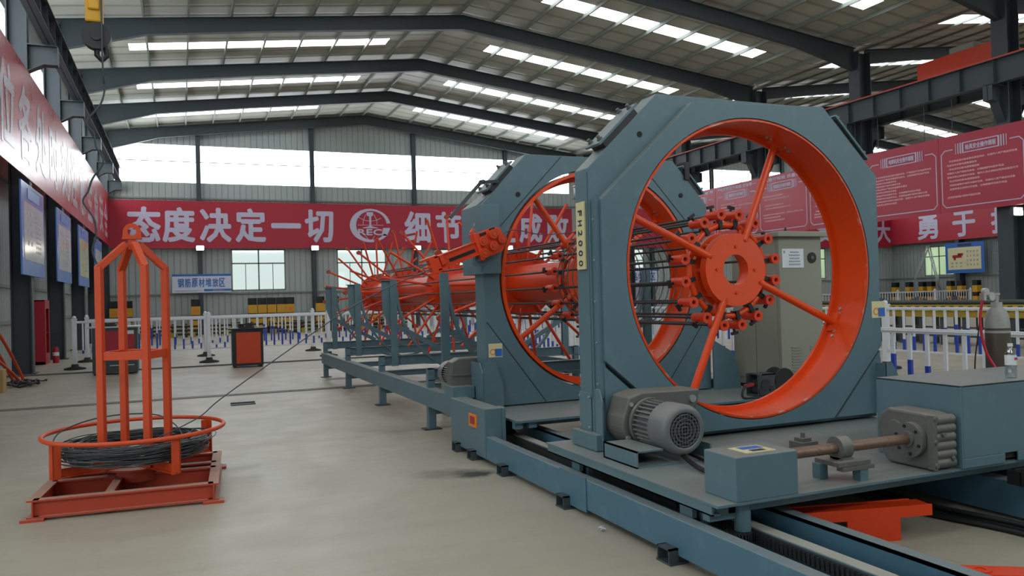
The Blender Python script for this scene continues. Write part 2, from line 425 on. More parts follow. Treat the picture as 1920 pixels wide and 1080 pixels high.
# roof, with one translucent strip per bay in each slope
def slope(xa, xb, sky):
    global ROOFG
    ys = sorted(set([YF, YB]+[y for (x0, x1, y0, y1) in sky for y in (y0, y1)])); xs = sorted(set([xa, xb]+[x for (x0, x1, y0, y1) in sky for x in (x0, x1)]))
    for i in range(len(xs)-1):
        for j in range(len(ys)-1):
            mx, my = (xs[i]+xs[i+1])/2, (ys[j]+ys[j+1])/2
            if any(x0 < mx < x1 and y0 < my < y1 for (x0, x1, y0, y1) in sky): continue
            x0, x1, y0, y1 = xs[i], xs[i+1], ys[j], ys[j+1]
            z0, z1 = (11.92-RS*abs(x0-ROOFR), 11.92-RS*abs(x1-ROOFR))
            vs = [(x0, y0, z0), (x1, y0, z1), (x1, y1, z1), (x0, y1, z0), (x0, y0, z0+.06), (x1, y0, z1+.06), (x1, y1, z1+.06), (x0, y1, z0+.06)]
            ROOFG.add(vs, [(0, 3, 2, 1), (4, 5, 6, 7), (0, 1, 5, 4), (1, 2, 6, 5), (2, 3, 7, 6), (3, 0, 4, 7)])
    for (x0, x1, y0, y1) in sky:
        z0, z1 = (11.92-RS*abs(x0-ROOFR), 11.92-RS*abs(x1-ROOFR)); g = G()
        g.add([(x0, y0, z0+.01), (x1, y0, z1+.01), (x1, y1, z1+.01), (x0, y1, z0+.01), (x0, y0, z0+.03), (x1, y0, z1+.03), (x1, y1, z1+.03), (x0, y1, z0+.03)], [(0, 3, 2, 1), (4, 5, 6, 7), (0, 1, 5, 4), (1, 2, 6, 5), (2, 3, 7, 6), (3, 0, 4, 7)])
        struct(g.build(window(None), PANE))
ROOFG = G()
bay = [40.7, 35.3, 29.9, 24.2, 18.75, 13.2, 7.7, 2.2]
ROOFR = 9.66
slope(XL-.3, 9.66, [(-1.5 if y < 40 else -2.5, 7.7 if y < 40 else 6.7, y+.05, y+.85) for y in bay])
slope(9.66, XV, [(11.7, 20.75, y-.42, y+.42) for y in bay])
ROOFR = 36.3
slope(XV, 36.3, [(24.0, 32.0, y-.62, y+.3) for y in bay])
slope(36.3, XR+.3, [(38.2, 45.8, y-.85, y+.02) for y in bay])
struct(ROOFG.build('ceiling', ROOF))
# gable wall with clerestory band and lower windows
def wall_cells(axis, pos, thick, u0, u1, z0, ztop, holes, m, name):
    """wall panel with rectangular holes; ztop is a function of u"""
    us = sorted(set([u0, u1]+[h[k] for h in holes for k in (0, 1)]+([9.66, XV, 36.3] if axis == 1 else [])))
    zs = sorted(set([z0, 9.3 if axis == 0 else 9.9]+[h[k] for h in holes for k in (2, 3)])); g = G()
    for i in range(len(us)-1):
        for j in range(len(zs)):
            a, b = us[i], us[i+1]; c = zs[j]; top = j == len(zs)-1
            if not top:
                d = zs[j+1]
                if any(h[0] < (a+b)/2 < h[1] and h[2] < (c+d)/2 < h[3] for h in holes): continue
                ta = tb = d
            else: ta, tb = ztop(a), ztop(b)
            if axis == 1: vs = [(a, pos, c), (b, pos, c), (b, pos, tb), (a, pos, ta), (a, pos+thick, c), (b, pos+thick, c), (b, pos+thick, tb), (a, pos+thick, ta)]
            else: vs = [(pos, a, c), (pos, b, c), (pos, b, tb), (pos, a, ta), (pos+thick, a, c), (pos+thick, b, c), (pos+thick, b, tb), (pos+thick, a, ta)]
            g.add(vs, [(0, 1, 2, 3), (7, 6, 5, 4), (0, 4, 5, 1), (1, 5, 6, 2), (2, 6, 7, 3), (3, 7, 4, 0)])
    return struct(g.build(name, m))
COLX = [.95, 6.7, 12.4, 18.06, 28.2, 33.05, 39.1, 44.4]
GW = [(2.45, 5.22), (7.95, 10.72), (13.6, 16.4), (19.1, 21.9), (25, 27.7), (30.2, 32.9), (35.4, 38.1), (44.9, 47.6), (40.3, 43.0)]
CL = [(-2.95, 22.4, 7.82, 9.75), (23.6, 48.9, 7.95, 9.75)]
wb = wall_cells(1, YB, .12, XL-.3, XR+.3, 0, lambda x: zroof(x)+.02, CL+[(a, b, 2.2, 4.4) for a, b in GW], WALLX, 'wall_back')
for (a, b, c, d) in CL:
    xs = [a]+[x for x in COLX if a < x < b]+[b]
    for i in range(len(xs)-1):
        o = struct(G().box(xs[i], xs[i+1], YB+.05, YB+.07, c, d).build(window(None), PANE))
        G().box(xs[i], xs[i+1], YB+.0, YB+.045, (c+d)/2+.1, (c+d)/2+.135).build('glazing_bar', FRAME, o)
def casement(ax, pos, a, b, c, d, inner):
    """four-light steel window; ax 1: in the gable, 0: in a side wall"""
    def bx(g, u0, u1, v0, v1, z0, z1): return g.box(u0, u1, pos+v0, pos+v1, z0, z1) if ax == 1 else g.box(pos+v0, pos+v1, u0, u1, z0, z1)
    s = 1 if inner > 0 else -1
    o = struct(bx(G(), a, b, .045, .055, c, d).build(window(None), CLEAR)); g = G(); t = .035
    for u in (a, b-2*t): bx(g, u, u+2*t, .0, .04, c, d)
    for z in (c, d-2*t, c+(d-c)*.64): bx(g, a, b, .0, .04, z, z+2*t)
    m = (a+b)/2; bx(g, m-t, m+t, .0, .038, c, d)
    for u in (a+(b-a)*.26, a+(b-a)*.76): bx(g, u-t/2, u+t/2, .0, .036, c, c+(d-c)*.64)
    g.build('window_frame', PURL, o)
for a, b in GW: casement(1, YB, a, b, 2.2, 4.4, 1)
for z in (2.08, 4.5, 7.0, .95):
    G().box(XL, XR, YB-.09, YB-.005, z-.04, z+.04).build('girt', PURL, wb)
# side walls
LW = [(y-5.2, y-.3, 7.0, 9.25) for y in FR if y > 0]
wl = wall_cells(0, XL-.15, .12, YF, YB, 0, lambda y: zroof(XL)+.02, LW+[(-5.0, 7.5, 0.0, 4.6)], WALLY, 'wall_left')  # low opening: unseen doorway beside the camera, added to let daylight in
for (a, b, c, d) in LW:
    struct(G().box(XL-.1, XL-.08, a, b, c, d).build(window(None), PANE))
RW = [(38.7, 41.1, 2.2, 4.3), (33.2, 35.6, 2.3, 4.4), (27.7, 30.1, 2.3, 4.4), (22.2, 24.6, 2.3, 4.4)]
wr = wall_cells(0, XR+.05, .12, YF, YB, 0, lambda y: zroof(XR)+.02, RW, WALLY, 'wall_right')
for (a, b, c, d) in RW: casement(0, XR+.05, a, b, c, d, -1)
FW = [(-2.95, 22.4, 7.4, 9.75)]
wf = wall_cells(1, YF-.12, .12, XL-.3, XV+.3, 0, lambda x: zroof(x)+.02, FW+[(12.0, 18.0, 0.0, 5.0)], WALLX, 'wall_front_added')  # unseen end wall, added to cut the daylight from behind the camera
struct(G().box(-2.95, 22.4, YF-.08, YF-.06, 7.4, 9.75).build(window(None), PANE))  # unseen glowing band, added for softer light from the end behind
for z in (1.2, 2.1, 4.75, 6.9): G().box(XL-.03, XL+.05, YF if z > 4.7 else 7.6, YB, z-.04, z+.04).build('girt', PURL, wl)
for z in (2.1, 4.5): G().box(XR-.04, XR+.05, YF, YB, z-.04, z+.04).build('girt', PURL, wr)
# outside: yard and hillside seen through the lower windows
def hill(name, pts0, pts1, h, m):
    g = G(); n = 28; rows = 8; vs = []; rnd = random.Random(3)
    for j in range(rows+1):
        for i in range(n+1):
            u, w = i/n, j/rows; x = pts0[0]+(pts1[0]-pts0[0])*u; y = pts0[1]+(pts1[1]-pts0[1])*u
            nx, ny = pts1[1]-pts0[1], -(pts1[0]-pts0[0]); l = sqrt(nx*nx+ny*ny); nx /= -l; ny /= -l
            vs.append((x+nx*w*24, y+ny*w*24, -.14+h*sin(w*pi/2)*(.75+.3*sin(u*7)+.12*rnd.random())))
    g.add(vs, [(j*(n+1)+i, j*(n+1)+i+1, (j+1)*(n+1)+i+1, (j+1)*(n+1)+i) for j in range(rows) for i in range(n)], True)
    return struct(g.build(name, m))
hill('ground', (-60, 78), (100, 78), 3.4, GREENP)
hill('ground', (78, 100), (78, -30), 15, GREENP)
# purlins carried by the rafters, running the length of the hall
pk = 0
for span, (a, b, rg) in enumerate(((XL+.5, XV-.5, 9.66), (XV+.6, XR-.5, 36.3))):
    n = 20
    for i in range(n+1):
        x = a+(b-a)*i/n
        z = 11.92-RS*abs(x-rg)
        g = G(); w = .03; pd = .07 if span else .14
        g.box(x-w, x+w, YF, YB-.02, z-.012, z-.002).box(x-w, x-w+.01, YF, YB-.02, z-pd+.01, z-.012).box(x-w, x+w, YF, YB-.02, z-pd, z-pd+.01)
        pk += 1; struct(g.build('trim_%d' % pk, PURL))
# steel frames: columns and haunched rafters
def rafter(y, side, x0, x1, ridge, label):
    lo, hi = (x0, ridge) if x0 < ridge else (ridge, x0)
    t = thing('roof_rafter', label, 'roof beam', (x0, y, 0), 'roof rafters')
    def zt(x): return 11.92-RS*abs(x-ridge)-.145
    xs = [x0, x0+(ridge-x0)*.2, x0+(ridge-x0)*.5, ridge]; dep = [.5, .42, .42, .46] if abs(x0-XV) < 1 and ridge > XV else ([.8, .5, .46, .5] if abs(x0-XV) < 1 else [.95, .5, .46, .5])
    top = [(x, zt(x)) for x in xs]; bot = [(x, zt(x)-d) for x, d in zip(xs, dep)]
    G().prism(top+bot[::-1], 1, y-.008, y+.008).build('web', FRAME, t)
    g = G()
    for i in range(3):
        for (p, q) in ((top[i], top[i+1]), (bot[i], bot[i+1])):
            g.bar((p[0], y, p[1]), (q[0], y, q[1]), .2, .02, (0, 0, 1))
    g.build('flange', FRAME, t)
    return t
for i, y in enumerate(FR[:7]):
    far = ['against the end wall', 'one bay before the end wall', 'two bays before the end wall', 'three bays before the end wall', 'four bays before the end wall', 'five bays before the end wall', 'six bays before the end wall'][i]
    yy = y-.12 if y == 43.5 else y
    rafter(yy, 0, -3.45, 9.66, 9.66, 'dark roof rafter rising from the left wall, '+far)
    rafter(yy, 0, XV-.25, 9.66, 9.66, 'dark roof rafter falling to the middle columns, '+far)
    if i < 6:
        rafter(yy, 0, XV+.25, 36.3, 36.3, 'dark roof rafter beyond the middle columns, '+far)
        rafter(yy, 0, XR-.3, 36.3, 36.3, 'dark roof rafter falling to the far right wall, '+far)
def hcolumn(x, y, top, hx, hy, label, bracket, group, m=None, bz=7.4, bd=1.1):
    t = thing('steel_column', label, 'column', (x, y, 0), group); g = G()
    g.box(x-hx+.016, x+hx-.016, y-.008, y+.008, 0, top)
    for s in (-1, 1): g.box(x+s*hx-.016, x+s*hx+.016, y-hy, y+hy, 0, top)
    g.build('shaft', m or FRAME, t)
    G().box(x-hx-.08, x+hx+.08, y-hy-.08, y+hy+.08, 0, .025).build('base_plate', FRAME, t)
    for s, bx in bracket:
        b = G(); x0 = x+s*hx
        lo = bz-bd; mx = x0+(bx-x0)*.55; ti = bz-min(bd, .45); md = ti-.05 if bd > .7 else ti
        b.prism([(x0, bz), (bx, bz), (bx, ti), (mx, md), (x0, lo)], 1, y-.008, y+.008)
        b.box(min(x0, bx), max(x0, bx), y-.15, y+.15, bz-.015, bz+.01)
        b.bar((x0, y, lo), (mx, y, md), .28, .016).bar((mx, y, md), (bx, y, ti), .28, .016)
        b.box(min(bx, bx+.01), max(bx, bx+.01), y-.15, y+.15, ti, bz)
        b.build('bracket', FRAME, t)
    return t
for i, y in enumerate(FR[:7]):
    where = ['in the corner by the end wall', 'by the farthest poster', 'by the third poster', 'beside the red fire cabinet', 'in front of the red fire cabinet', 'nearest visible above the left banner', 'outside the left edge'][i]
    yy = y-.15 if y == 43.5 else y
    hcolumn(-3.43, yy, zroof(-3.43)-.3, .2, .14, 'dark H-section steel column on the left wall, '+where, [(1, -2.6)], 'left wall columns', None, 7.75, .64)
    if i:
        where = ['', 'farthest one, behind the near gate top', 'seen through the near gate ring', 'just left of the near gate top', 'rising behind the gate\'s right shoulder', 'at the right edge by the gas cylinder', 'outside the right edge'][i]
        hcolumn(XV, yy, zroof(XV)-.25, .27, .24, 'dark middle-row column carrying the crane beam, '+where, [(-1, 22.15), (1, 23.95)], 'middle row columns')
for i, y in enumerate((38, 32.5, 27, 21.5)):
    hcolumn(XR-.3, y, zroof(XR)-.3, .26, .15, 'dark column on the far right wall, %s from the end wall' % ORD[i], [], 'right wall columns')
for i, x in enumerate(COLX):
    t = thing('gable_column', 'slim grey wind column on the end wall, %s from the left' % ORD[i], 'column', (x, YB-.2, 0), 'end wall columns'); top = zroof(x)-.6
    g = G(); g.box(x-.11, x+.11, YB-.3, YB-.285, 0, top).box(x-.11, x+.11, YB-.11, YB-.095, 0, top).box(x-.006, x+.006, YB-.29, YB-.1, 0, top); g.build('shaft', FRAME, t)
# crane runway beams
def runway(x, label, rail, z0=7.41, z1=8.15):
    t = thing('crane_runway_beam', label, 'crane beam', (x, YF, 0)); g = G()
    g.box(x-.007, x+.007, YF, YB-.6, z0, z1).box(x-.15, x+.15, YF, YB-.6, z1-.02, z1).box(x-.13, x+.13, YF, YB-.6, z0, z0+.02)
    g.build('girder', FRAME, t); g = G(); y = YF+1
    st = G()
    while y < YB-1:
        st.box(x-.12, x+.12, y-.005, y+.005, z0+.02, z1-.02); y += 1.1
    st.build('stiffener_plate', FRAME, t)
    G().box(x-.035, x+.035, YF, YB-.6, z1, z1+.07).build('crane_rail', rail, t)
    return t
runway(-2.75, 'dark crane runway beam on the left wall brackets', FRAME, 7.76, 8.36)
runway(22.4, 'dark crane runway beam with red rail along the middle columns', ORANGE)
runway(23.7, 'dark crane runway beam on the far side of the middle columns', FRAME)

# ------------------------------------------------------------------ banners, boards and signs
def letters(g, s, xs, c, right, up, w, h, bold=.035):
    for ch, x in zip(s, xs):
        g.append(G().text(ch, V(c)+V(right)*x, right, up, w, h, bold))
    return g
def characters(gs, m, parent):
    for q in gs: q.build('character', m, parent)
RX, RY, RZ = V((1, 0, 0)), V((0, 1, 0)), V((0, 0, 1))
bn = thing('wall_banner', 'red end-wall banner with white characters and a round emblem', 'banner', (9.5, 43.45, 4.42))
G().box(-3.3, 22.35, 43.42, 43.45, 4.42, 6.84).build('banner_sheet', REDB, bn)
g = letters([], '态度决定一切', (-1.63, -.03, 1.72, 3.45, 5.25, 6.99), (0, 43.41, 5.62), RX, RZ, 1.55, 1.8)
letters(g, '细节决定成败', (12.49, 14.34, 16.1, 17.8, 19.55, 21.35), (0, 43.41, 5.62), RX, RZ, 1.55, 1.8)
characters(g, CHAR, bn)
def emblem(cx, cz, y, parent):
    g = G(); n = 60; vs = []
    for i in range(n+1):
        a = radians(8)+radians(340)*i/n
        vs += [(cx+1.14*cos(a), y, cz+.93*sin(a)), (cx+.07+.86*cos(a), y, cz+.01+.8*sin(a))]
    # crescent "C": thick at the left, thin at top and bottom, open at the right
    g.add(vs, [(2*i, 2*i+1, 2*i+3, 2*i+2) for i in range(n) if not (i/n > .93)])
    P = lambda pts: g.add([(cx+x, y, cz+z) for x, z in pts], [tuple(range(len(pts)))])
    P([(-.2, .74), (.17, .74), (.17, .56), (.06, .5), (.05, 0), (.12, -.06), (.42, -.12), (.42, -.15), (-.42, -.15), (-.42, -.12), (-.12, -.06), (-.05, 0), (-.06, .5), (-.2, .56)])
    P([(.72, -.13), (1.12, -.13), (.94, -.56), (.62, -.56)])
    g.text('REC', (cx-.02, y, cz-.37), RX, RZ, 1.36, .36, .05)
    for pts in ([(-.7, .02), (.75, .02)], [(-.66, .45), (-.3, .28), (0, .24), (.3, .28), (.62, .42)], [(-.4, .05), (-.38, .3), (-.25, .6)], [(.38, .05), (.36, .3), (.22, .62)], [(-.3, -.58), (-.12, -.76)], [(.24, -.58), (.08, -.78)]):
        for p, q in zip(pts, pts[1:]): g.bar((cx+p[0], y, cz+p[1]), (cx+q[0], y, cz+q[1]), .025, .006, RY)
    return g.build('emblem', CHAR, parent)
emblem(9.78, 5.68, 43.41, bn)
b2 = thing('wall_banner', 'red banner on the end wall beyond the middle columns', 'banner', (36, 43.45, 4.42))
G().box(23.6, 49.1, 43.42, 43.45, 4.45, 6.9).build('banner_sheet', REDB, b2)
characters(letters([], '责任重大', (42.66, 44.6, 46.5, 48.3), (0, 43.41, 5.6), RX, RZ, 1.5, 1.7), CHAR, b2)
b3 = thing('wall_banner', 'red banner high on the far right wall', 'banner', (49.1, 25, 4.6))
G().box(49.0, 49.04, 8, 43.4, 4.6, 7.0).build('banner_sheet', REDB, b3)
characters(letters([], '勇于担当', (-40.2, -37.4, -34.6, -31.8), (48.99, 0, 5.65), -RY, RZ, 1.7, 1.75), CHAR, b3)
b4 = thing('wall_banner', 'long glossy red banner along the left wall columns', 'banner', (-3.2, 27, 4.53))
G().box(-3.215, -3.19, 9.5, 43.2, 4.53, 7.08).build('banner_sheet', REDG, b4)
characters(letters([], '岗位各处时刻注意生命安全', (16.3, 18.7, 20.8, 23.0, 25.2, 27.5, 29.6, 32, 34.5, 37, 39.3, 41.6), (-3.186, 0, 5.72), RY, RZ, 1.75, 1.75), CHARG, b4)
# safety boards hung under the crane beam
LINES = ['操作人员必须经过培训合格后方可上岗', '作业前检查设备各部位是否完好', '严禁酒后作业和疲劳作业', '正确佩戴劳动防护用品', '设备运转时严禁用手触摸转动部位', '发现异常立即停机并报告', '作业完毕切断电源清理现场', '非操作人员严禁启动设备', '定期检查维护保养并做好记录', '吊装作业时下方严禁站人']
def board(ya, yb, title, dense, label, seed, toprow=None):
    """ya far edge, yb near edge"""
    rnd = random.Random(seed); t = thing('safety_board', label, 'board', (22.4, (ya+yb)/2, 3.78), 'safety boards')
    G().box(22.385, 22.415, yb+.005, ya-.005, 3.78, 6.18).build('panel', BOARD, t)
    x = 22.379; g = G(); e = .1; z0, z1 = 3.95, 5.7 if toprow else 5.74
    def ln(p, q, w=.03): g.bar((x, p[0], p[1]), (x, q[0], q[1]), .004, w, (0, q[1]-p[1] or 0, 1) if abs(q[0]-p[0]) > abs(q[1]-p[1]) else (0, 1, 0))
    L, Rr = ya-e, yb+e; mid = (ya+yb)/2; hw = .56
    ln((L, z0+.12), (L, z1-.12)); ln((Rr, z0+.12), (Rr, z1-.12)); ln((L-.12, z0), (Rr+.12, z0)); ln((L-.12, z1), (mid+hw+.36, z1)); ln((mid-hw-.36, z1), (Rr+.12, z1))
    for (a, b) in (((L, z0+.12), (L-.12, z0)), ((Rr, z0+.12), (Rr+.12, z0)), ((L, z1-.12), (L-.12, z1)), ((Rr, z1-.12), (Rr+.12, z1))): ln(a, b)
    ht = .15; zc = z1
    ln((mid+hw, zc+ht), (mid-hw, zc+ht)); ln((mid+hw, zc-ht), (mid-hw, zc-ht))
    for s in (-1, 1):
        for k in range(4): ln((mid+s*(hw+.02+k*.08), zc-ht-.015), (mid+s*(hw+.02+k*.08), zc+ht+.015), .05-.01*k)
    g.build('border', CHAR, t)
    G().text(title, (x, mid, zc), -RY, RZ, 1.0, .17, .03).build('heading', CHAR, t)
    g = G(); z = z1-.36; n = 0
    while z > z0+.18:
        s = rnd.choice(LINES) if rnd.random() < (.9 if dense else .75) else ''
        if rnd.random() < (.75 if dense else .3): s += '，'+rnd.choice(LINES)
        if s:
            w = min(len(s)*.085, L-Rr-.35)
            g.text(s[:int((L-Rr-.35)/.085)], (x, L-.18-w/2-(0 if rnd.random() < .7 else .08), z), -RY, RZ, w, .07, .05, 1)
        z -= .105 if dense else .125; n += 1
    g.build('body_text', BOARDT, t)
    if toprow: G().text(toprow, (x, mid, 6.02), -RY, RZ, (ya-yb)*.9, .15, .03).build('slogan', CHAR, t)
    g = G()
    for y in (ya-.5, yb+.5): g.cyl((22.4, y, 6.17), (22.4, y, 7.44), .012, 6)
    g.build('hanger', FRAME, t)
for k, (title, dense, label, top) in enumerate((
    ('检具安全操作规程', False, 'red safety board with white border, nearest the floodlight on the right column', None),
    ('电焊机安全操作规程', True, 'red close-printed safety board just right of the near gate', None),
    ('切断机安全操作规程', True, 'red safety board mostly hidden behind the near gate frame', None),
    ('弯曲机安全操作规程', False, 'red safety board seen right of the upper ring spoke', '人人遵守规程 质量第一'),
    ('滚焊机安全操作规程', False, 'red safety board seen left of the upper ring spoke', '严格按照操作规程 安全第一'),
    ('调直机安全操作规程', False, 'farthest red safety board, beside the far gate chamfer', '安全生产人人有责'))):
    board(17.88+2.85*k, 15.03+2.85*k, title, dense, label, k+1, top)
# posters on the left columns
def marks(g, fix, a, b, c, d, nr, nc, seed, fill=.6):
    """rows of illegible print in the rectangle a..b, c..d"""
    rnd = random.Random(seed)
    for r in range(nr):
        z = d-(d-c)*(r+.5)/nr
        for k in range(nc):
            u = a+(b-a)*(k+.5)/nc; w = (b-a)/nc*fill*rnd.uniform(.5, 1); h = (d-c)/nr*.45
            fix(g, u-w/2, u+w/2, z-h/2, z+h/2)
for i, (yc, pap, lb) in enumerate(((21.45, POSTW, 'blue-framed poster on the column nearest the left edge'), (26.8, POSTW, 'blue-framed white poster above the red fire cabinet'), (31.9, POSTY, 'blue-framed yellowish poster, third along the left wall'), (37.3, POSTW, 'farthest blue-framed poster, partly behind the orange stand'))):
    t = thing('wall_poster', lb, 'poster', (-3.16, yc, 2.28), 'posters along the left wall'); hw = 1.52
    G().box(-3.2, -3.16, yc-hw, yc+hw, 2.28, 4.36).build('frame', PALEB, t, .008)
    G().box(-3.225, -3.195, yc-.1, yc+.1, 2.4, 4.2).build('mount', FRAME, t)
    G().box(-3.162, -3.152, yc-hw+.25, yc+hw-.2, 2.62, 3.92).build('paper', pap, t)
    G().box(-3.162, -3.15, yc-.8, yc+.8, 4.02, 4.25).build('header', SIGNB, t)
    fx = lambda g, a, b, c, d: g.box(-3.154, -3.148, a, b, c, d)
    g = G(); marks(g, fx, yc-1.0, yc-.1, 2.9, 3.8, 4, 2, i, .5); marks(g, fx, yc+.2, yc+1.0, 2.8, 3.75, 8, 4, i+9, .7); g.build('print', GREYL, t)
# area sign on the end wall
t = thing('area_sign', 'white sign with blue characters on the end wall', 'sign', (1, 43.45, 2.15))
G().box(-.4, 2.42, 43.46, 43.5, 2.15, 3.1).build('panel', SIGNW, t); G().box(-.4, 2.42, 43.452, 43.47, 2.99, 3.1).build('top_band', SIGNB, t)
characters(letters([], '钢筋原材堆放区', [-.02+.33*i for i in range(7)], (.02, 43.445, 2.66), RX, RZ, .29, .46, .02), SIGNB, t)
g = G(); g.box(1.1, 2.42, 43.452, 43.47, 2.22, 2.33)
g.build('bottom_band', SIGNB, t); g = G(); g.box(-.3, 1.0, 43.452, 43.47, 2.24, 2.27)
for i in range(6): g.box(1.55+.09*i, 1.6+.09*i, 43.445, 43.47, 2.23, 2.32)
g.build('small_print', GREYL, t)
t = thing('area_sign', 'blue and white sign on the end wall, seen through the gate rings', 'sign', (31.6, 43.45, 2.15))
G().box(25.7, 28.6, 43.46, 43.5, 2.2, 3.15).build('panel', SIGNW, t); G().box(25.7, 28.6, 43.452, 43.47, 2.95, 3.15).build('top_band', SIGNB, t)
characters(letters([], '成品堆放区', [.45*i for i in range(5)], (26.3, 43.445, 2.58), RX, RZ, .4, .48, .02), SIGNB, t)
# sign on the far right wall
t = thing('wall_poster', 'blue-framed cream poster with a red machine picture, far right wall', 'poster', (49, 37.4, 2.3))
G().box(48.98, 49.04, 36.0, 38.85, 2.3, 4.38).build('frame', SIGNB, t); G().box(48.965, 48.99, 36.2, 38.65, 2.55, 4.05).build('paper', SIGNY, t)
g = G(); g.box(48.955, 48.97, 37.6, 38.3, 3.35, 3.55).box(48.955, 48.97, 37.5, 37.9, 3.5, 3.66).box(48.955, 48.97, 38.05, 38.2, 3.2, 3.4); g.build('machine_picture', FIRE, t)
fx = lambda g, a, b, c, d: g.box(48.957, 48.97, a, b, c, d)
g = G(); marks(g, fx, 36.35, 37.3, 2.7, 3.9, 4, 4, 5, .5); marks(g, fx, 37.5, 38.5, 2.65, 3.1, 2, 3, 6, .5); g.build('print', GREYL, t)
g = G(); g.box(48.955, 48.97, 36.9, 37.9, 4.13, 4.3); g.build('header', INK, t)
# small framed notice between the columns
single(G().box(-3.98, -3.93, 24.6, 25.4, 2.2, 2.62), 'wall_notice', FIRE, 'small red notice on the left wall above the fire cabinet', 'sign', (-3.95, 25, 2.2))

# ------------------------------------------------------------------ floodlights
def flood(x, y, z, label, d=-1):
    t = thing('floodlight', label, 'lamp', (x, y, z), 'lit floodlights')
    G().box(x-.2, x+.2, y+.02, y+.12, z-.13, z+.13).build('housing', FRAME, t)
    G().box(x-.17, x+.17, y+.0, y+.022, z-.1, z+.1).build('lens', LAMP, t)
    G().box(x-.03, x+.03, y+.1, y+.3, z-.03, z+.03).build('arm', FRAME, t)
for i, x in enumerate(COLX[:4]): flood(x, 43.18, 4.42, 'lit floodlight under the end banner, %s from the left' % ORD[i])
flood(22.55, 15.45, 3.6, 'lit floodlight on the right-hand middle column under the red board')

# ------------------------------------------------------------------ storage along the end wall
def guard(x, y, label, group, tagc):
    t = thing('guard_post', label, 'bollard', (x, y, 0), group); w = .2
    g = G(); g.box(x-w, x+w, y-.02, y+.02, 0, 1.8); 
    for s in (-1, 1): g.box(x+s*w-.012, x+s*w+.012, y-.17, y+.17, 0, 1.8)
    g.build('post', BLACK, t)
    g = G()
    for z0, z1 in ((.35, .75), (1.02, 1.45)): g.box(x-w-.014, x+w+.014, y-.175, y-.165, z0, z1).box(x-w-.016, x-w-.011, y-.17, y+.17, z0, z1)
    g.build('yellow_band', YEL, t)
    if tagc: G().box(x-.12, x+.12, y-.182, y-.174, 1.12, 1.32).build('label_plate', STICK, t)
for i, x in enumerate((-2.95, -2.4, .66, 3.35, 3.82, 4.29, 4.76, 5.2, 6.75, 7.5, 8.6, 9.6)):
    guard(x, 42.3 if i != 1 else 42.7, 'black guard post with yellow bands by the end wall, %s from the left' % ORD[i], 'guard posts by the end wall', i in (0, 2, 7))
for i, y in enumerate((42.4, 41.2, 40.1, 39.4, 37.9, 37.1, 36.0, 33.6, 32.6)):
    guard(48.2, y, 'black guard post with yellow bands by the far right wall, %s from the corner' % ORD[i], 'guard posts by the right wall', False)
for i in range(9):
    x = -1.9+i*1.5; t = thing('storage_rack', 'low black and yellow bar rack at the end wall, %s from the left' % ORD[i], 'rack', (x, 40.8, 0), 'low bar racks')
    g = G(); g2 = G()
    for k in (0, .6, 1.2):
        g.box(x+k-.05, x+k+.05, 40.5, 40.62, 0, .62).box(x+k-.05, x+k+.05, 41.3, 41.42, 0, .62)
    g.build('upright', BLACK, t)
    for j, z in enumerate((.1, .28, .46)): (g2 if j % 2 else g2).box(x-.1, x+1.3, 40.46, 40.54, z, z+.09)
    g2.build('rail', BLACK, t); g4 = G()
    for z in (.19, .37, .55): g4.box(x-.1, x+1.3, 40.45, 40.54, z, z+.025)
    g4.build('rail_edge', OLIVE, t)
    g3 = G().box(x-.1, x+.22, 40.43, 40.46, .0, .24).box(x+.75, x+1.0, 40.43, 40.46, .0, .24); g3.build('corner_plate', OLIVE, t)

# ------------------------------------------------------------------ white fences with blue sleeves
def barrier_proto(L=3.04, end=False):
    """one section: a post on its black base and the panel of pickets hung on it"""
    t = thing('traffic_barrier', 'x', 'fence', (0, 0, 0))
    def post(x):
        G().box(x-.05, x+.05, -.05, .05, .06, 1.25).build('post', WHITE, t, .008)
        g = G(); g.lathe((x, 0, 1.25), (0, 0, 1), [(.0, .075), (.035, .06), (.05, .03), (.045, 0)], 12); g.box(x-.06, x+.06, -.06, .06, 1.215, 1.25); g.build('post_cap', WHITE, t)
        g = G(); g.lathe((x, 0, 0), (0, 0, 1), [(.0, .13), (.075, .13), (.09, .07), (.24, .035), (.25, 0), (0, 0)], 20); g.build('base', RUBBER, t)
    post(0)
    if end: post(3.1)
    a, b = .052, 3.048
    G().box(a, b, -.02, .02, 1.13, 1.19).box(a, b, -.028, .028, 1.15, 1.17).build('top_rail', WHITE, t, .006); G().box(a, b, -.018, .018, .345, .38).build('bottom_rail', WHITE, t)
    n = 14
    for k in range(n):
        x = .03+L*(k+.75)/(n+.5); p = G().box(x-.019, x+.019, -.012, .012, .36, 1.14).build('picket', WHITE, t)
        ph = (k*2/n) % 2; h = .1+.42*(1-abs(ph-1))
        G().box(x-.022, x+.022, -.0165, .0165, .36, .36+h).build('blue_sleeve', BLUEP, p)
    return t
BP = [barrier_proto(), barrier_proto(3.04, True)]; used = [False, False]
def fence(x, y, ang, n, desc, order, sz=1.):
    d = V((cos(ang), sin(ang), 0))
    for k in range(n):
        e = int(k == n-1); o = dup(BP[e]) if used[e] else BP[e]; used[e] = True
        o.location = V((x, y, 0))+d*(3.1*k); o.rotation_euler = (0, 0, ang); o.scale = (1, 1, sz)
        o['label'] = 'white barrier section %s, %s %s' % (desc, ORD[k], order); o['group'] = 'white barriers '+desc
fence(-2.45, 22.2, 0, 5, 'in the row behind the orange stand', 'from the left')
fence(-2.45, 25.0, 0, 5, 'in the second row by the cabinets', 'from the left')
fence(7.05, 1.5, pi/2, 5, 'beside the gas cylinder', 'from the near end', .89)
fence(12.0, 4.6, pi/2, 5, 'in front of the yellow bench', 'from the near end', .95)
fence(27.0, 34.5, 0, 6, 'at the far right corner', 'from the left')

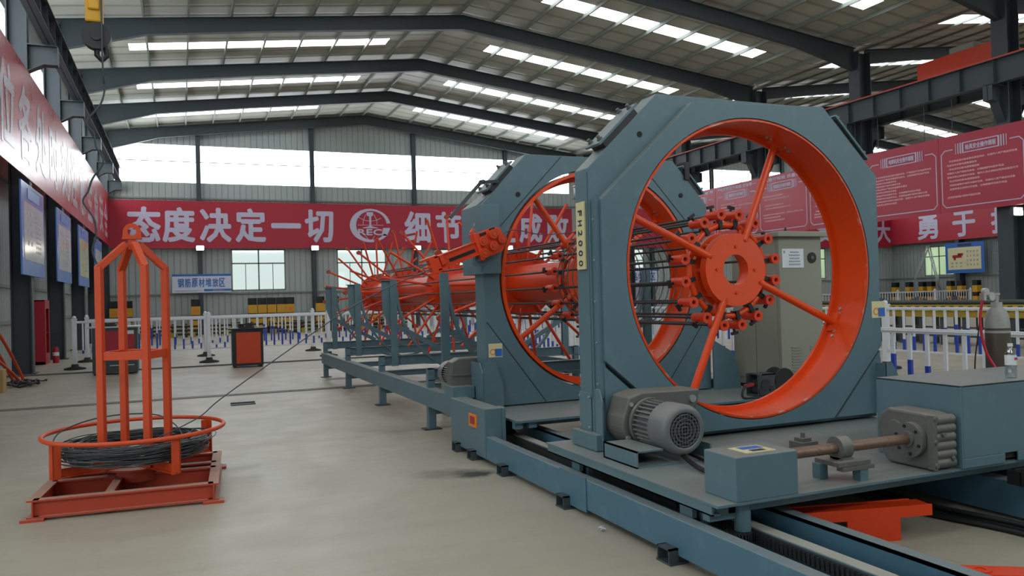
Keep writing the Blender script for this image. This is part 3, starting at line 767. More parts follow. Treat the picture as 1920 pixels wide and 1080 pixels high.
# ------------------------------------------------------------------ yellow roller bench beyond the fences
t = thing('roller_bench', 'long yellow and black striped roller bench beyond the right fences', 'bench', (18.1, 15, 0))
g = G().box(17.75, 18.5, 8.5, 22, .7, .86); g.build('bed', OLIVE, t)
G().box(17.7, 17.75, 8.5, 22, .86, .98).build('striped_edge', HAZ, t)
G().box(17.7, 18.5, 8.5, 22, .98, 1.0).build('top_plate', OLIVE, t)
g = G(); y = 8.7
while y < 21.9:
    g.box(17.8, 17.9, y-.06, y+.06, 0, .7).box(18.3, 18.4, y-.06, y+.06, 0, .7); y += .62
g.build('leg', DKGRN, t); G().box(17.82, 17.88, 8.5, 22, .2, .26).box(17.82, 17.88, 8.5, 22, .42, .46).build('brace', DKGRN, t)
G().cyl((18.3, 8.5, 1.06), (18.3, 22, 1.06), .06, 12).build('roller_shaft', DKGRN, t)
# inspection ladder leaning on the far right wall
t = thing('leaning_ladder', 'silver A-frame ladder leaning by the far right wall window', 'ladder', (48, 39.5, 0)); g = G()
for s in (-1, 1):
    for k in (-.2, .2): g.bar((48.75+k*.6, 40.0+s*1.15+k*.3, 0 if s < 0 else 2.0), (48.75+k*.6, 40.0, 4.35), .06, .06)
for s in (-1, 1):
    for i in range(7):
        f = i/7; z = (0 if s < 0 else 2.0); g.bar((48.63, 40+s*1.15*(1-f)-.06, z+(4.35-z)*f), (48.87, 40+s*1.15*(1-f)+.06, z+(4.35-z)*f), .03, .03)
g.bar((48.75, 41.15, 2.0), (48.75, 42.2, 0), .06, .06); g.build('rails', BARE, t)

# ------------------------------------------------------------------ cabinets and clutter left
def cabinet(name, x0, x1, y0, y1, h, body, panel, label, edge):
    t = thing(name, label, 'cabinet', ((x0+x1)/2, (y0+y1)/2, 0))
    G().box(x0, x1, y0, y1, .04, h-.03).build('body', edge, t, .006); G().box(x0-.09, x1+.09, y0-.05, y1+.04, h-.03, h).build('top_plate', BARE if body else BLACK, t)
    G().box(x0+.08, x1-.06, y0-.012, y0+.01, .1 if not body else .4, h-.1).build('door', panel, t, .004)
    g = G()
    for a in (x0+.05, x1-.05):
        for b in (y0+.05, y1-.05): g.box(a-.03, a+.03, b-.03, b+.03, 0, .05)
    g.build('feet', BLACK, t); return t
t = cabinet('tool_cabinet', 1.1, 1.79, 19.72, 20.3, .93, 0, STAND, 'orange tool cabinet with black edges in front of the fence', BLACK)
t = cabinet('tool_cabinet', -1.84, -.93, 19.75, 20.35, 1.08, 1, FIRE, 'dark grey cabinet with a red panel behind the orange stand', DKGRN)
G().box(-1.15, -1.0, 19.73, 19.75, .9, .98).build('label_plate', WHITE, t); G().box(-1.5, -1.0, 19.735, 19.75, .2, .215).build('white_stripe', WHITE, t)
g = G().box(1.25, 1.6, 19.8, 20.05, .93, .97).cyl((1.32, 19.92, .97), (1.32, 19.92, 1.03), .06, 12).box(1.4, 1.56, 19.86, 19.98, .97, 1.05).cyl((1.43, 19.9, 1.04), (1.43, 19.9, 1.17), .015, 8)
single(g, 'bench_vice', BLACK, 'black vice on top of the orange tool cabinet', 'tool', (1.4, 19.9, .93))
g = G().box(-1.78, -1.35, 19.85, 20.15, 1.08, 1.12).cyl((-1.7, 19.95, 1.12), (-1.4, 20.05, 1.14), .03, 8).box(-1.7, -1.55, 19.9, 20.0, 1.12, 1.17)
single(g, 'tool_tray', BLACK, 'black tray of tools on the dark grey cabinet', 'tool', (-1.6, 20, 1.08))
t = thing('fire_cabinet', 'tall red fire cabinet with an open front beside the left wall column', 'cabinet', (-3.62, 25.1, 0))
g = G().box(-3.8, -3.44, 24.72, 24.74, 0, 1.76).box(-3.8, -3.44, 25.48, 25.5, 0, 1.76).box(-3.8, -3.78, 24.72, 25.5, 0, 1.76).box(-3.8, -3.44, 24.72, 25.5, 1.73, 1.76).box(-3.8, -3.44, 24.72, 25.5, 0, .08).box(-3.8, -3.46, 24.74, 25.48, .85, .87)
g.build('body', FIRE, t)
g = G().box(-3.44, -3.42, 24.72, 24.86, 0, 1.76).box(-3.44, -3.42, 25.4, 25.5, 0, 1.76).box(-3.44, -3.42, 24.86, 25.4, 1.52, 1.76).box(-3.44, -3.42, 24.86, 25.4, 0, .3); g.build('door_frame', FIRE, t)
def extinguisher(x, y, z, label):
    t = thing('fire_extinguisher', label, 'extinguisher', (x, y, z))
    G().lathe((x, y, z), (0, 0, 1), [(0, 0), (.075, 0), (.08, .03), (.08, .36), (.05, .43), (.025, .45), (0, .45)], 18).build('bottle', FIRE, t)
    g = G().cyl((x, y, z+.44), (x, y, z+.5), .02, 10).bar((x-.02, y, z+.5), (x+.1, y, z+.53), .02, .012).tube([(x, y, z+.47), (x+.08, y-.03, z+.42), (x+.1, y-.04, z+.2)], .01, 6)
    g.build('valve', BLACK, t); G().ann((x, y, z+.2), (x, y, z+.3), .079, .0815, 18).build('label', WHITE, t)
extinguisher(-3.26, 25.35, 0, 'red fire extinguisher standing beside the fire cabinet')
extinguisher(-3.6, 25.2, .08, 'red fire extinguisher inside the fire cabinet')
for i, (a, m, b, d) in enumerate((((-3.05, 19.1, .04), (-3.18, 18.4, .75), (-3.3, 17.6, 1.25), 'right-hand'), ((-3.2, 18.9, .04), (-3.3, 18.3, .6), (-3.36, 17.4, 1.05), 'middle'), ((-3.0, 18.5, .04), (-3.2, 17.9, .5), (-3.34, 17.2, .72), 'left-hand'))):
    pts = [V(a)*(1-f)**2+V(m)*2*f*(1-f)+V(b)*f*f for f in [k/10 for k in range(11)]]
    t = thing('bent_red_pipe', '%s bent red pipe leaning at the left edge of the hall' % d, 'pipe', a, 'bent red pipes'); G().tube(pts, .03, 8).build('pipe', STAND, t)
    G().cyl(pts[0]-V((0, .06, .0)), pts[0]+V((0, .06, .0)), .05, 10).build('end_fitting', STAND, t)
rnd = random.Random(5); g = G()
for k in range(16):
    c = V((-2.98+rnd.uniform(-.2, .3), 18.3+rnd.uniform(-.4, .5), .03+.05*rnd.random())); a = rnd.uniform(0, 6.3); r = rnd.uniform(.06, .16)
    g.tube([c+V((r*cos(a+q), r*sin(a+q)*1.3, .02*sin(3*q+k))) for q in [j*.5 for j in range(11)]], .014, 6)
single(g, 'chain_heap', BLACK, 'heap of black chain and slings on the floor under the red pipes', 'chain', (-2.95, 18.3, 0))
single(G().box(-3.28, -3.02, 16.9, 17.2, 0, .42), 'wooden_block', mat('raw_timber', '#a88a58', .7, var=.2), 'pale timber block at the left edge of the floor', 'block', (-3.15, 17.05, 0), bev=.01)
# floor channels and loose plate
struct(G().box(-3.9, 9, 13.78, 13.86, 0, .012).box(-3.9, 9, 13.93, 13.97, 0, .012).build('trim_60', mat('channel_edge', '#6e6c66', .5, metal=.3)))
struct(G().box(-3.9, 9, 20.7, 20.86, 0, .03).build('trim_61', mat('channel_cover', '#5f5c55', .6)))
single(G().box(.65, 1.0, 12.4, 12.56, 0, .012).box(.65, 1.0, 12.55, 12.562, .0, .03), 'steel_plate', FRAME, 'small dark steel plate lying on the floor right of the stand', 'plate', (.82, 12.5, 0))

# ------------------------------------------------------------------ crane hook, pendant cable and overhead cranes
t = thing('crane_hook', 'yellow crane hook block hanging at the upper left', 'crane hook', (-.84, 10, 4.3))
g = G().box(-.93, -.75, 9.93, 10.07, 4.72, 5.3).box(-.9, -.78, 9.9, 10.1, 4.85, 5.1); g.build('block', YEL, t, .02)
g = G().cyl((-.82, 9.94, 4.57), (-.82, 10.06, 4.57), .15, 24).cyl((-.82, 9.92, 4.57), (-.82, 10.08, 4.57), .06, 16); g.build('sheave', BLACK, t)
pts = [(-.82, 10, 4.45), (-.82, 10, 4.36), (-.77, 10, 4.3), (-.72, 10, 4.36), (-.73, 10, 4.44)]; G().tube(pts, .03, 8).build('hook', BLACK, t)
g = G()
for s in (-.05, .05): g.cyl((-.84+s, 10, 5.28), (-.84+s, 10, 8.5), .012, 6)
g.build('chain', BLACK, t)
t = thing('bridge_crane', 'orange bridge crane girder above the hook', 'crane', (9.8, 10, 8.2))
G().box(-2.6, 22.25, 9.75, 10.25, 8.5, 9.3).build('girder', ORANGE, t)
for x in (-2.75, 22.4): G().box(x-.15, x+.15, 8.7, 11.3, 8.44 if x < 0 else 8.22, 8.6).build('end_truck', ORANGE, t)
t = thing('bridge_crane', 'orange crane end truck on the rail at the upper right', 'crane', (23.7, 18, 8.24))
G().box(23.5, 23.9, 16.7, 19.5, 8.3, 9.1).build('end_truck', ORANGE, t, .02)
g = G()
for y in (17.2, 19.0): g.cyl((23.6, y, 8.35), (23.8, y, 8.35), .12, 18)
g.build('wheel', BLACK, t); G().box(23.55, 23.85, 17.4, 18.3, 9.1, 9.3).build('motor_cover', CABG, t, .02)
G().box(23.9, 48.6, 17.2, 17.7, 8.6, 9.2).build('girder', ORANGE, t)
pts = [(-.75, 9.9, 8.5), (-.76, 9.9, 4.4), (-.73, 9.9, 4.1), (-.78, 9.9, 3.8), (-.93, 9.9, 3.58), (-.86, 9.9, 3.45), (-.84, 9.9, 3.3), (-.77, 9.9, 3.14), (-.88, 9.9, 2.95), (-.93, 9.9, 2.8), (-.98, 9.9, 2.68), (-.88, 9.9, 2.5), (-.86, 9.9, 2.3), (-.9, 9.9, 2.14), (-.84, 9.9, 1.95)]
sm = []
for i in range(len(pts)-1):
    p0, p1, p2, p3 = V(pts[max(0, i-1)]), V(pts[i]), V(pts[i+1]), V(pts[min(len(pts)-1, i+2)])
    for k in range(6):
        f = k/6; sm.append(.5*((2*p1)+(p2-p0)*f+(2*p0-5*p1+4*p2-p3)*f*f+(3*p1-p0-3*p2+p3)*f**3))
sm.append(V(pts[-1]))
t = thing('pendant_cable', 'wavy grey pendant cable hanging from the crane at the left', 'cable', (-.84, 9.9, 1.85)); G().tube(sm, .011, 6).build('cable', FRAME, t)
G().box(-.87, -.81, 9.86, 9.94, 1.8, 1.96).build('push_button_box', YEL, t, .01)

# ------------------------------------------------------------------ wire pay-off stand
SX, SY = -.36, 7.15
st = thing('wire_stand', 'orange wire pay-off stand with four tall posts and a round guard hoop', 'stand', (SX, SY, 0))
ca, sa = cos(radians(-3.5)), sin(radians(-3.5))
def sp(x, y, z): return V((SX+x*ca-y*sa, SY+x*sa+y*ca, z))
g = G(); hw, hd = .6, .66
for y in (-hd, -.02, .2, hd): g.hbeam(sp(-hw, y, .085), sp(hw, y, .085), .13, .075, .012, .01)
for x in (-hw, hw): g.hbeam(sp(x, -hd-.04, .085), sp(x, hd+.04, .085), .13, .075, .012, .01)
g.hbeam(sp(-.12, -hd, .085), sp(-.12, hd, .085), .12, .06, .012, .01)
g.build('base_frame', STANDB, st)
for x in (-hw, hw):
    for y in (-hd, hd): G().obox(sp(x+.0*x, y, .01), (sp(1, 0, 0)-sp(0, 0, 0))*.075, (sp(0, 1, 0)-sp(0, 0, 0))*.06, V((0, 0, .01))).build('foot_pad', STANDB, st)
g = G().cyl((SX, SY, .1), (SX, SY, .2), .15, 28).cyl((SX, SY, .2), (SX, SY, .215), .24, 36); g.build('turntable', STANDB, st)
for a in (28, 118, 208, 298):
    c, s = cos(radians(a)), sin(radians(a)); g = G(); tn = V((-s, c, 0)); o = V((SX, SY, 0)); e = V((c, s, 0))
    g.bar(o+e*.1+V((0, 0, .25)), o+e*.645+V((0, 0, .25)), .012, .07); g.bar(o+e*.1+V((0, 0, .222)), o+e*.645+V((0, 0, .222)), .06, .01)
    g.obox(o+e*.64+V((0, 0, .355)), e*.005, tn*.035, V((0, 0, .14))); g.obox(o+e*.615+V((0, 0, .355))+tn*.03, e*.03, tn*.005, V((0, 0, .14)))
    g.build('guard_arm', STAND, st)
G().tube([(SX+.67*cos(2*pi*i/64), SY+.67*sin(2*pi*i/64), .5) for i in range(64)], .017, 10, True).build('guard_hoop', STAND, st)
for a in (22, 112, 202, 292):
    c, s = cos(radians(a)), sin(radians(a)); o = V((SX, SY, 0)); e = V((c, s, 0)); g = G(); w = .027
    tn = V((-s, c, 0)); ra = .257
    # square tube standing upright, its flats turned to the frame sides
    dx, dy = V((cos(radians(a+45)), sin(radians(a+45)), 0)), V((cos(radians(a+135)), sin(radians(a+135)), 0))
    g.obox(o+e*ra+V((0, 0, 1.03)), dx*w, dy*w, V((0, 0, .805)))
    g.bar(o+e*(ra+.005)+V((0, 0, 1.815)), o+e*.05+V((0, 0, 2.015)), .054, .054, tn)
    g.build('post', STAND, st, .005)
G().box(SX-.028, SX+.028, SY-.028, SY+.028, 1.97, 2.06).build('apex_block', STAND, st)
cs = [V((SX, SY, 0))+V((cos(radians(a)), sin(radians(a)), 0))*.257 for a in (22, 112, 202, 292)]
g = G()
for i in range(4): g.bar(cs[i]+V((0, 0, 1.115)), cs[(i+1) % 4]+V((0, 0, 1.115)), .03, .065)
g.build('cross_band', STAND, st)
g = G().box(SX-.075, SX+.075, SY-.04, SY+.04, 2.055, 2.068); oc = []
for i in range(17): oc.append((SX+.068*cos(pi*i/16), 2.11+.075*sin(pi*i/16)))
g.holeplate(oc+[(SX-.068, 2.066), (SX+.068, 2.066)], (SX, 2.118), .033, SY-.012, SY+.012, 32); g.build('lifting_eye', STAND, st)
# coil of wire lying in the stand; the tail runs up to the straightener
wc = thing('wire_coil', 'loose coil of dark steel wire in the orange stand, its tail running to the machine', 'wire coil', (SX, SY, .26))
rnd = random.Random(11); g = G()
for k in range(78):
    r0 = rnd.choice((.4, .44, .47, .5, .53))+rnd.uniform(-.03, .04); z0 = .315+rnd.random()**1.2*.115; ph = rnd.uniform(0, 6.28); e1, e2 = rnd.uniform(-.02, .03), rnd.uniform(-.02, .02); tz = rnd.uniform(-.02, .02)
    ox, oy = rnd.uniform(-.025, .025), rnd.uniform(-.02, .02); r0 += (.05 if k % 13 == 0 else 0)
    g.tube([(SX+ox+(r0+e1*cos(2*t+ph)+e2*cos(3*t))*cos(t), SY+oy+(r0+e1*cos(2*t+ph)+e2*cos(3*t))*sin(t), z0+tz*sin(t+ph)+.008*sin(5*t+k)) for t in [2*pi*i/40 for i in range(40)]], .0042, 5, True)
g.build('windings', WIRE, wc)
def catmull(P, n=8):
    out = []
    for i in range(len(P)-1):
        p0, p1, p2, p3 = V(P[max(0, i-1)]), V(P[i]), V(P[i+1]), V(P[min(len(P)-1, i+2)])
        for k in range(n):
            f = k/n; out.append(.5*((2*p1)+(p2-p0)*f+(2*p0-5*p1+4*p2-p3)*f*f+(3*p1-p0-3*p2+p3)*f**3))
    return out+[V(P[-1])]
tail = [(-.95, 7.0, .4), (-.9, 7.15, .53), (-.6, 7.35, .6), (-.2, 7.5, .56), (-.02, 7.1, .42), (-.3, 6.85, .36), (-.5, 6.9, .35), (-.3, 7.0, .4), (.1, 7.3, .53), (.3, 7.34, .68), (.8, 7.34, 1.02), (1.4, 7.34, 1.41), (1.85, 7.335, 1.64), (2.18, 7.33, 1.765)]
G().tube(catmull(tail), .0055, 6).build('tail_wire', WIRE, wc)
G().tube(catmull([(.08, 7.35, .44), (-.05, 7.0, .4), (-.25, 6.75, .36), (.05, 6.72, .33)]), .0045, 5).build('loose_end', WIRE, wc)

# ------------------------------------------------------------------ base track of the machine
bt = thing('machine_track', 'long blue-grey floor track with a toothed rack under the moving gate', 'track', (2.5, 5, 0))
g = G().box(2.5, 2.585, -1, 7.58, .045, .25); g.build('outer_rail', BLUE2, bt, .006)
G().box(2.492, 2.4995, 4.75, 5.15, .03, .262).build('splice_plate', BLUE2, bt)
g = G()
g.box(2.49, 2.66, 6.66, 7.62, .05, .5).box(2.66, 2.7, 6.66, 6.8, .05, .5); g.build('end_box', BLUE, bt, .008)
G().box(2.478, 2.492, 6.85, 7.05, .3, .42).build('switch_plate', STICK, bt); G().box(2.472, 2.48, 6.89, 7.0, .33, .4).build('red_switch', FIRE, bt)
for y in (.6, 2.2, 3.75, 5.05, 6.2, 6.95, 7.4):
    g = G().box(2.44, 2.56, y-.07, y+.07, .0, .012).box(2.44, 2.5, y-.06, y-.05, .01, .09).box(2.44, 2.5, y+.05, y+.06, .01, .09).box(2.44, 2.5, y-.06, y+.06, .08, .09).box(2.5, 2.62, y-.05, y+.05, .0, .05)
    g.build('levelling_foot', FRAME, bt)
g = G().box(2.86, 2.95, -1, 7.4, .14, .2).box(2.93, 2.95, -1, 7.4, .0, .2).box(2.86, 2.95, -1, 7.4, 0, .02); g.build('rack_beam', BLUE2, bt)
G().box(2.865, 2.945, -1, 7.4, .2, .204).build('rack_top', mat('rack_dust', '#9d9c92', .6, var=.2), bt)
g = G(); y = 1.2
while y < 4.2:
    g.prism([(y, .135), (y+.022, .135), (y+.016, .19), (y+.006, .19)], 0, 2.835, 2.862); y += .0314
g.box(2.845, 2.862, -1, 7.4, .13, .195); g.build('rack_teeth', BARS, bt)
g = G().box(3.085, 3.1, -1, 7.4, .03, .25).box(3.085, 3.18, -1, 7.4, .235, .25).box(3.085, 3.18, -1, 7.4, .03, .045); g.build('inner_rail', BLUE2, bt)
g = G().box(4.85, 4.98, -1, 7.4, .02, .24); g.build('far_rail', BLUE2, bt, .006)
g = G().box(5.68, 5.8, -1, 7.4, .03, .25); g.build('far_outer_rail', BLUE2, bt)
g = G()
for y in (1.0, 2.2, 4.6, 6.1, 7.2): g.box(2.6, 5.7, y-.05, y+.05, .0, .045)
g.build('tie_bar', BLUE2, bt)
# bundle of cables beside the far rail
for i, (dx, z) in enumerate(((0, .02), (.05, .025), (.02, .055), (-.06, .02))):
    pts = catmull([(4.65+dx, 5.6, z), (4.55+dx, 4.6, z), (4.5+dx, 3.8, z), (4.56+dx+.02*i, 3.2, z), (4.62+dx, 2.5, z), (4.55+dx, 1.6, z)])
    single(G().tube(pts, .017, 7), 'floor_cable', CABLE, 'black power cable on the floor under the deck, %s of the bundle' % ('outermost', 'second', 'topmost', 'inner')[i], 'cable', (4.6+dx, 3.2, 0), 'cables under the far rail')

# ------------------------------------------------------------------ a gate: octagonal frame, turning ring, spokes, hub, clamps
CX, CZ = 4.2, 1.675
def sticker(x, y, z, parent):
    s = G().box(x, x+.15, y-.004, y, z-.14, z).build('warning_sticker', CREAM, parent)
    G().ann((x+.045, y-.006, z-.085), (x+.045, y-.003, z-.085), .022, .032, 20).build('orange_circle', STICK, s); G().box(x+.07, x+.145, y-.006, y-.003, z-.13, z-.055).build('blue_field', SIGNB, s)
    return s
def bolts(g, pts, ax, r=.012, h=.012):
    for p in pts: g.cyl(p, V(p)+V(ax)*h, r, 8)
    return g
def rotor_ring(root, y0, ri, ro, depth, spoke0, spoke_y, hub_y, clamp_y, nclamp=16):
    A = V((CX, 0, CZ))
    def at(r, a, y): return V((CX+r*cos(a), y, CZ+r*sin(a)))
    rg = G(); rg.ann((CX, y0, CZ), (CX, y0+depth, CZ), ri, ro, 128); rg.ann((CX, y0+depth-.025, CZ), (CX, y0+depth, CZ), ri-.045, ri+.01, 128)
    rg = rg.build('turning_ring', RING, root)
    G().ann((CX, y0-.003, CZ), (CX, y0+.02, CZ), ri-.001, ri+.006, 128).build('worn_lip', WORN, rg)
    g = G()
    for k in range(4):
        for d in (-.11, -.07, .07, .11):
            a = spoke0+k*pi/2+d; p = at(ri+.002, a, y0+depth-.1); q = at(ri-.014, a, y0+depth-.1); g.cyl(p, q, .013, 8)
    g.build('ring_bolt', BARE, rg)
    for k in range(4):
        a = spoke0+k*pi/2; g = G(); g.cyl(at(.26, a, hub_y+.02), at(ri+.01, a, spoke_y), .031, 12)
        ta = V((-sin(a), 0, cos(a))); e = V((cos(a), 0, sin(a)))
        g.obox(at(ri-.012, a, spoke_y), e*.012, ta*.085, V((0, .045, 0))); g.build('spoke', RING, root)
    h = G().ann((CX, hub_y, CZ), (CX, hub_y+.075, CZ), .125, .3, 64).build('hub_disc', RING, root, .004)
    g = G()
    for k in range(4):
        for rr, da in ((.265, 0), (.19, .4)): g.cyl(at(rr, spoke0+k*pi/2+da, hub_y-.014), at(rr, spoke0+k*pi/2+da, hub_y+.01), .013, 8)
    g.build('hub_bolt', ORANGE, h)
    G().ann((CX, hub_y+.13, CZ), (CX, hub_y+.17, CZ), .17, .315, 64).build('back_disc', RING, root)
    g = G()
    for k in range(8): g.cyl(at(.28, k*pi/4, hub_y+.07), at(.28, k*pi/4, hub_y+.14), .02, 8)
    g.build('spacer', RING, root)
    yr = clamp_y+.06; g = G(); P = [at(.385, 2*pi*(k+.5)/nclamp, yr) for k in range(nclamp)]
    for k in range(nclamp): g.cyl(P[k], P[(k+1) % nclamp], .026, 10)
    for k in range(4): g.cyl(at(.28, spoke0+k*pi/2, yr), at(.385, spoke0+k*pi/2, yr), .024, 8)
    g.build('clamp_hoop', RING, root)
    for k in range(nclamp):
        a = 2*pi*(k+.5)/nclamp; e = V((cos(a), 0, sin(a))); tn = V((-sin(a), 0, cos(a)))
        c = G().ann(at(.465, a, clamp_y), at(.465, a, clamp_y+.17), .016, .039, 18).ann(at(.465, a, clamp_y-.006), at(.465, a, clamp_y+.012), .02, .045, 18)
        c.cyl(at(.39, a, yr), at(.445, a, yr), .02, 10); c = c.build('rod_clamp', ORANGE, root)
        b = G().cyl(at(.49, a, clamp_y+.12), at(.535, a, clamp_y+.12), .011, 8).obox(at(.54, a, clamp_y+.12), e*.012, tn*.032, V((0, .012, 0)))
        b.obox(at(.385, a, yr), e*.036, tn*.018, V((0, .036, 0))); b.build('clamp_bolt', BLACK, c)
def motor(root, x, y, z, s, d, sl):
    """fan-cooled motor with its axis along Y; d=-1: fan cover towards the camera; s radial size, sl length"""
    m = G().cyl((x, y, z), (x, y+d*.2*sl, z), .105*s, 28)
    m = m.build('motor', MOTOR, root)
    f = G()
    for k in range(30):
        a = 2*pi*k/30; e = V((cos(a), 0, sin(a))); t = V((-sin(a), 0, cos(a)))
        f.obox(V((x, y+d*.1*sl, z))+e*.113*s, e*.014*s, V((0, .1*sl, 0)), t*.0035*s)
    f.build('cooling_fins', MOTOR, m)
    G().lathe((x, y+d*.19*sl, z), (0, d, 0), [(.13*s, 0), (.131*s, .02*sl), (.131*s, .14*sl), (.118*s, .165*sl), (.095*s, .172*sl), (.09*s, .166*sl)], 36).build('fan_cover', MOTOR, m)
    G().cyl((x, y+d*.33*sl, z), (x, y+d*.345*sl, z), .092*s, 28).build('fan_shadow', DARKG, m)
    g = G(); yy = y+d*.358*sl
    for r in (.02, .04, .06, .08): g.ann((x, yy-.002, z), (x, yy+.002, z), r*s-.0022, r*s+.0022, 28)
    for k in range(-5, 6):
        w = .088*s; q = k*.0165*s; l = sqrt(max(0, w*w-q*q))
        g.bar((x-l, yy, z+q), (x+l, yy, z+q), .0022, .0022).bar((x+q, yy, z-l), (x+q, yy, z+l), .0022, .0022)
    g.build('fan_grille', MOTOR, m)
    G().cyl((x, y-d*.002, z), (x, y+d*.03, z), .135*s, 32).build('motor_flange', CAST, m)
    return m

# ---- moving gate
mg = thing('moving_gate', 'blue-grey octagonal gate on a platform with an orange turning ring, nearest the camera', 'machine', (CX, 4.4, .38))
TOP = [(2.76, .39), (2.76, 2.43), (3.37, 3.02), (4.95, 3.02), (5.52, 2.45), (5.52, .39)]
body = G().holeplate(TOP, (CX, CZ), 1.222, 5.09, 5.3).build('frame_body', BLUE, mg, .006)
FPL = [(2.815, 1.02), (2.815, 2.19), (3.63, 2.955), (4.93, 3.005), (5.5, 2.45), (5.5, 1.0), (4.95, .43), (3.5, .43)]
fp = G().holeplate(FPL, (CX, CZ), 1.19, 5.0, 5.088).build('front_plate', BLUE, mg, .004)
g = G().prism([(2.815, .43), (3.46, .43), (2.815, .98)], 1, 5.02, 5.088).prism([(5.5, .43), (5.0, .43), (5.5, .96)], 1, 5.02, 5.088); g.build('corner_filler', BLUE, mg)
g = G().box(2.78, 2.83, 5.03, 5.09, .75, 2.2).box(2.752, 2.758, 5.1, 5.115, .75, 2.4); g.build('edge_angle', BLUE, mg)
bolts(G(), [(2.78, 5.06, z) for z in (.85, 1.15, 1.45, 1.75, 2.05)], (-1, 0, 0), .008, .01).build('edge_bolt', BARE, mg)
g = G().box(2.70, 2.76, 4.96, 5.34, .385, .5).prism([(4.95, .385), (5.05, .385), (5.05, .82), (4.99, .82), (4.95, .74)], 0, 2.745, 2.757).box(2.748, 2.757, 5.12, 5.3, .5, .78); g.build('foot_bracket', BLUE, mg, .003)
bolts(G(), [(2.748, y, z) for y in (5.14, 5.28) for z in (.53, .75)], (-1, 0, 0), .009, .01).build('foot_bolt', BARE, mg)
g = G().prism([(5.46, .39), (5.62, .39), (5.62, .72), (5.54, .86), (5.46, .86)], 1, 4.93, 4.945).box(5.455, 5.47, 4.93, 5.02, .39, .86); g.build('gusset', BLUE, mg)
pl = G().box(2.744, 2.757, 5.135, 5.265, 1.69, 2.19).build('name_plate', CREAM, mg)
g = G()
for k, ch in enumerate('FH2000'): g.text(ch, (2.7425, 5.2, 2.108-.0745*k), -RZ, -RY, .043, .062, .02, 4)
g.build('plate_lettering', INK, pl)
G().cyl((3.21, 5.085, 2.7), (3.21, 5.1, 2.7), .022, 16).build('sight_hole', DARKG, mg)
# bolted roller brackets on the upper chamfers
def chamfer_pad(p0, p1, out, y0, y1, root, long=.5):
    p0, p1 = V((p0[0], 0, p0[1])), V((p1[0], 0, p1[1])); d = (p1-p0).normalized(); n = V((out[0], 0, out[1])).normalized(); c = (p0+p1)/2
    g = G().obox(V((0, (y0+y1)/2, 0))+c+n*.058, d*long/2, V((0, (y1-y0)/2, 0)), n*.01)
    o = g.build('roller_bracket', BLUE, root, .003); G().obox(V((0, (y0+y1)/2, 0))+c+n*.023, d*long*.42, V((0, (y1-y0)*.42, 0)), n*.024).build('bracket_block', BLACK, o); g = G()
    for k in (-1, 1):
        for y in (y0+.04, y1-.04):
            q = c+d*k*(long/2-.05)+V((0, y, 0)); g.cyl(q+n*.06, q+n*.105, .014, 8); g.cyl(q+n*.068, q+n*.083, .022, 6)
    g.build('bracket_bolt', CAST, o); return o
chamfer_pad((2.76, 2.43), (3.37, 3.02), (-.59, .61), 5.08, 5.3, mg, .46)
chamfer_pad((4.95, 3.02), (5.52, 2.45), (.57, .57), 5.03, 5.3, mg, .5)
rotor_ring(mg, 5.004, 1.166, 1.182, .345, radians(66), 5.29, 5.255, 5.31)
sticker(5.4, 5.0, 1.38, mg)
# platform
g = G().box(2.555, 5.86, 3.4, 5.5, .366, .38); g.build('deck_plate', BLUE, mg)
g = G().box(2.56, 2.575, 3.46, 5.48, .312, .366).box(2.56, 2.62, 3.46, 5.48, .312, .32).box(2.7, 5.84, 3.5, 3.56, .3, .366).box(2.7, 5.84, 5.35, 5.42, .29, .366).box(3.3, 3.36, 3.56, 5.35, .3, .366).box(4.6, 4.66, 3.56, 5.35, .3, .366)
g.box(2.575, 2.8, 3.5, 3.56, .27, .366); g.build('deck_frame', BLUE, mg)
for y in (3.75, 5.1):
    w = G().box(2.6, 2.63, y-.06, y+.06, .24, .3).box(2.66, 2.69, y-.08, y+.08, .12, .3).build('wheel_leg', BLUE, mg)
    G().cyl((2.64, y, .19), (2.7, y, .19), .055, 20).build('track_wheel', BLACK, w)
    G().cyl((4.88, y, .3), (4.95, y, .3), .06, 20).build('track_wheel', BLACK, w)
g = G().cyl((2.79, 3.5, .2), (2.79, 3.5, .366), .045, 20); g.build('pinion_shaft', BLUE, mg)
g = G()
for k in range(26):
    a = 2*pi*k/26; e = V((cos(a), sin(a), 0)); g.obox(V((2.76, 3.5, .165))+e*.062, e*.012, V((-e.y, e.x, 0))*.0042, V((0, 0, .032)))
g.cyl((2.76, 3.5, .133), (2.76, 3.5, .197), .056, 26); g.build('pinion', BARS, mg)
# ring drive: motor, flat gearbox, channel stool, cable
m = motor(mg, 3.01, 4.74, .6, 1.28, -1, 1.16)
g = G(); oc = []
for i in range(13): a = radians(150)+radians(150)*i/12; oc.append((2.965+.165*cos(a), .59+.165*sin(a)))
oc += [(3.1, .49), (3.42, .66), (3.45, .8), (2.97, .81), (2.86, .78)]
g.prism(oc, 1, 4.76, 4.995); gb = g.build('gearbox', CAST, mg, .012)
g = G().cyl((3.38, 4.745, .735), (3.38, 4.765, .735), .028, 10).cyl((2.84, 4.75, .5), (2.84, 4.765, .5), .018, 8).cyl((2.87, 4.75, .73), (2.87, 4.765, .73), .016, 8); g.build('gearbox_bolt', BARE, gb)
g = G().box(2.66, 3.2, 4.5, 4.512, .38, .49).box(2.66, 3.2, 4.78, 4.792, .38, .49).box(2.66, 3.2, 4.5, 4.62, .38, .388)
g.box(2.66, 2.672, 4.5, 4.79, .38, .49).box(2.66, 2.98, 4.5, 4.79, .482, .49).box(3.188, 3.2, 4.5, 4.79, .38, .49)
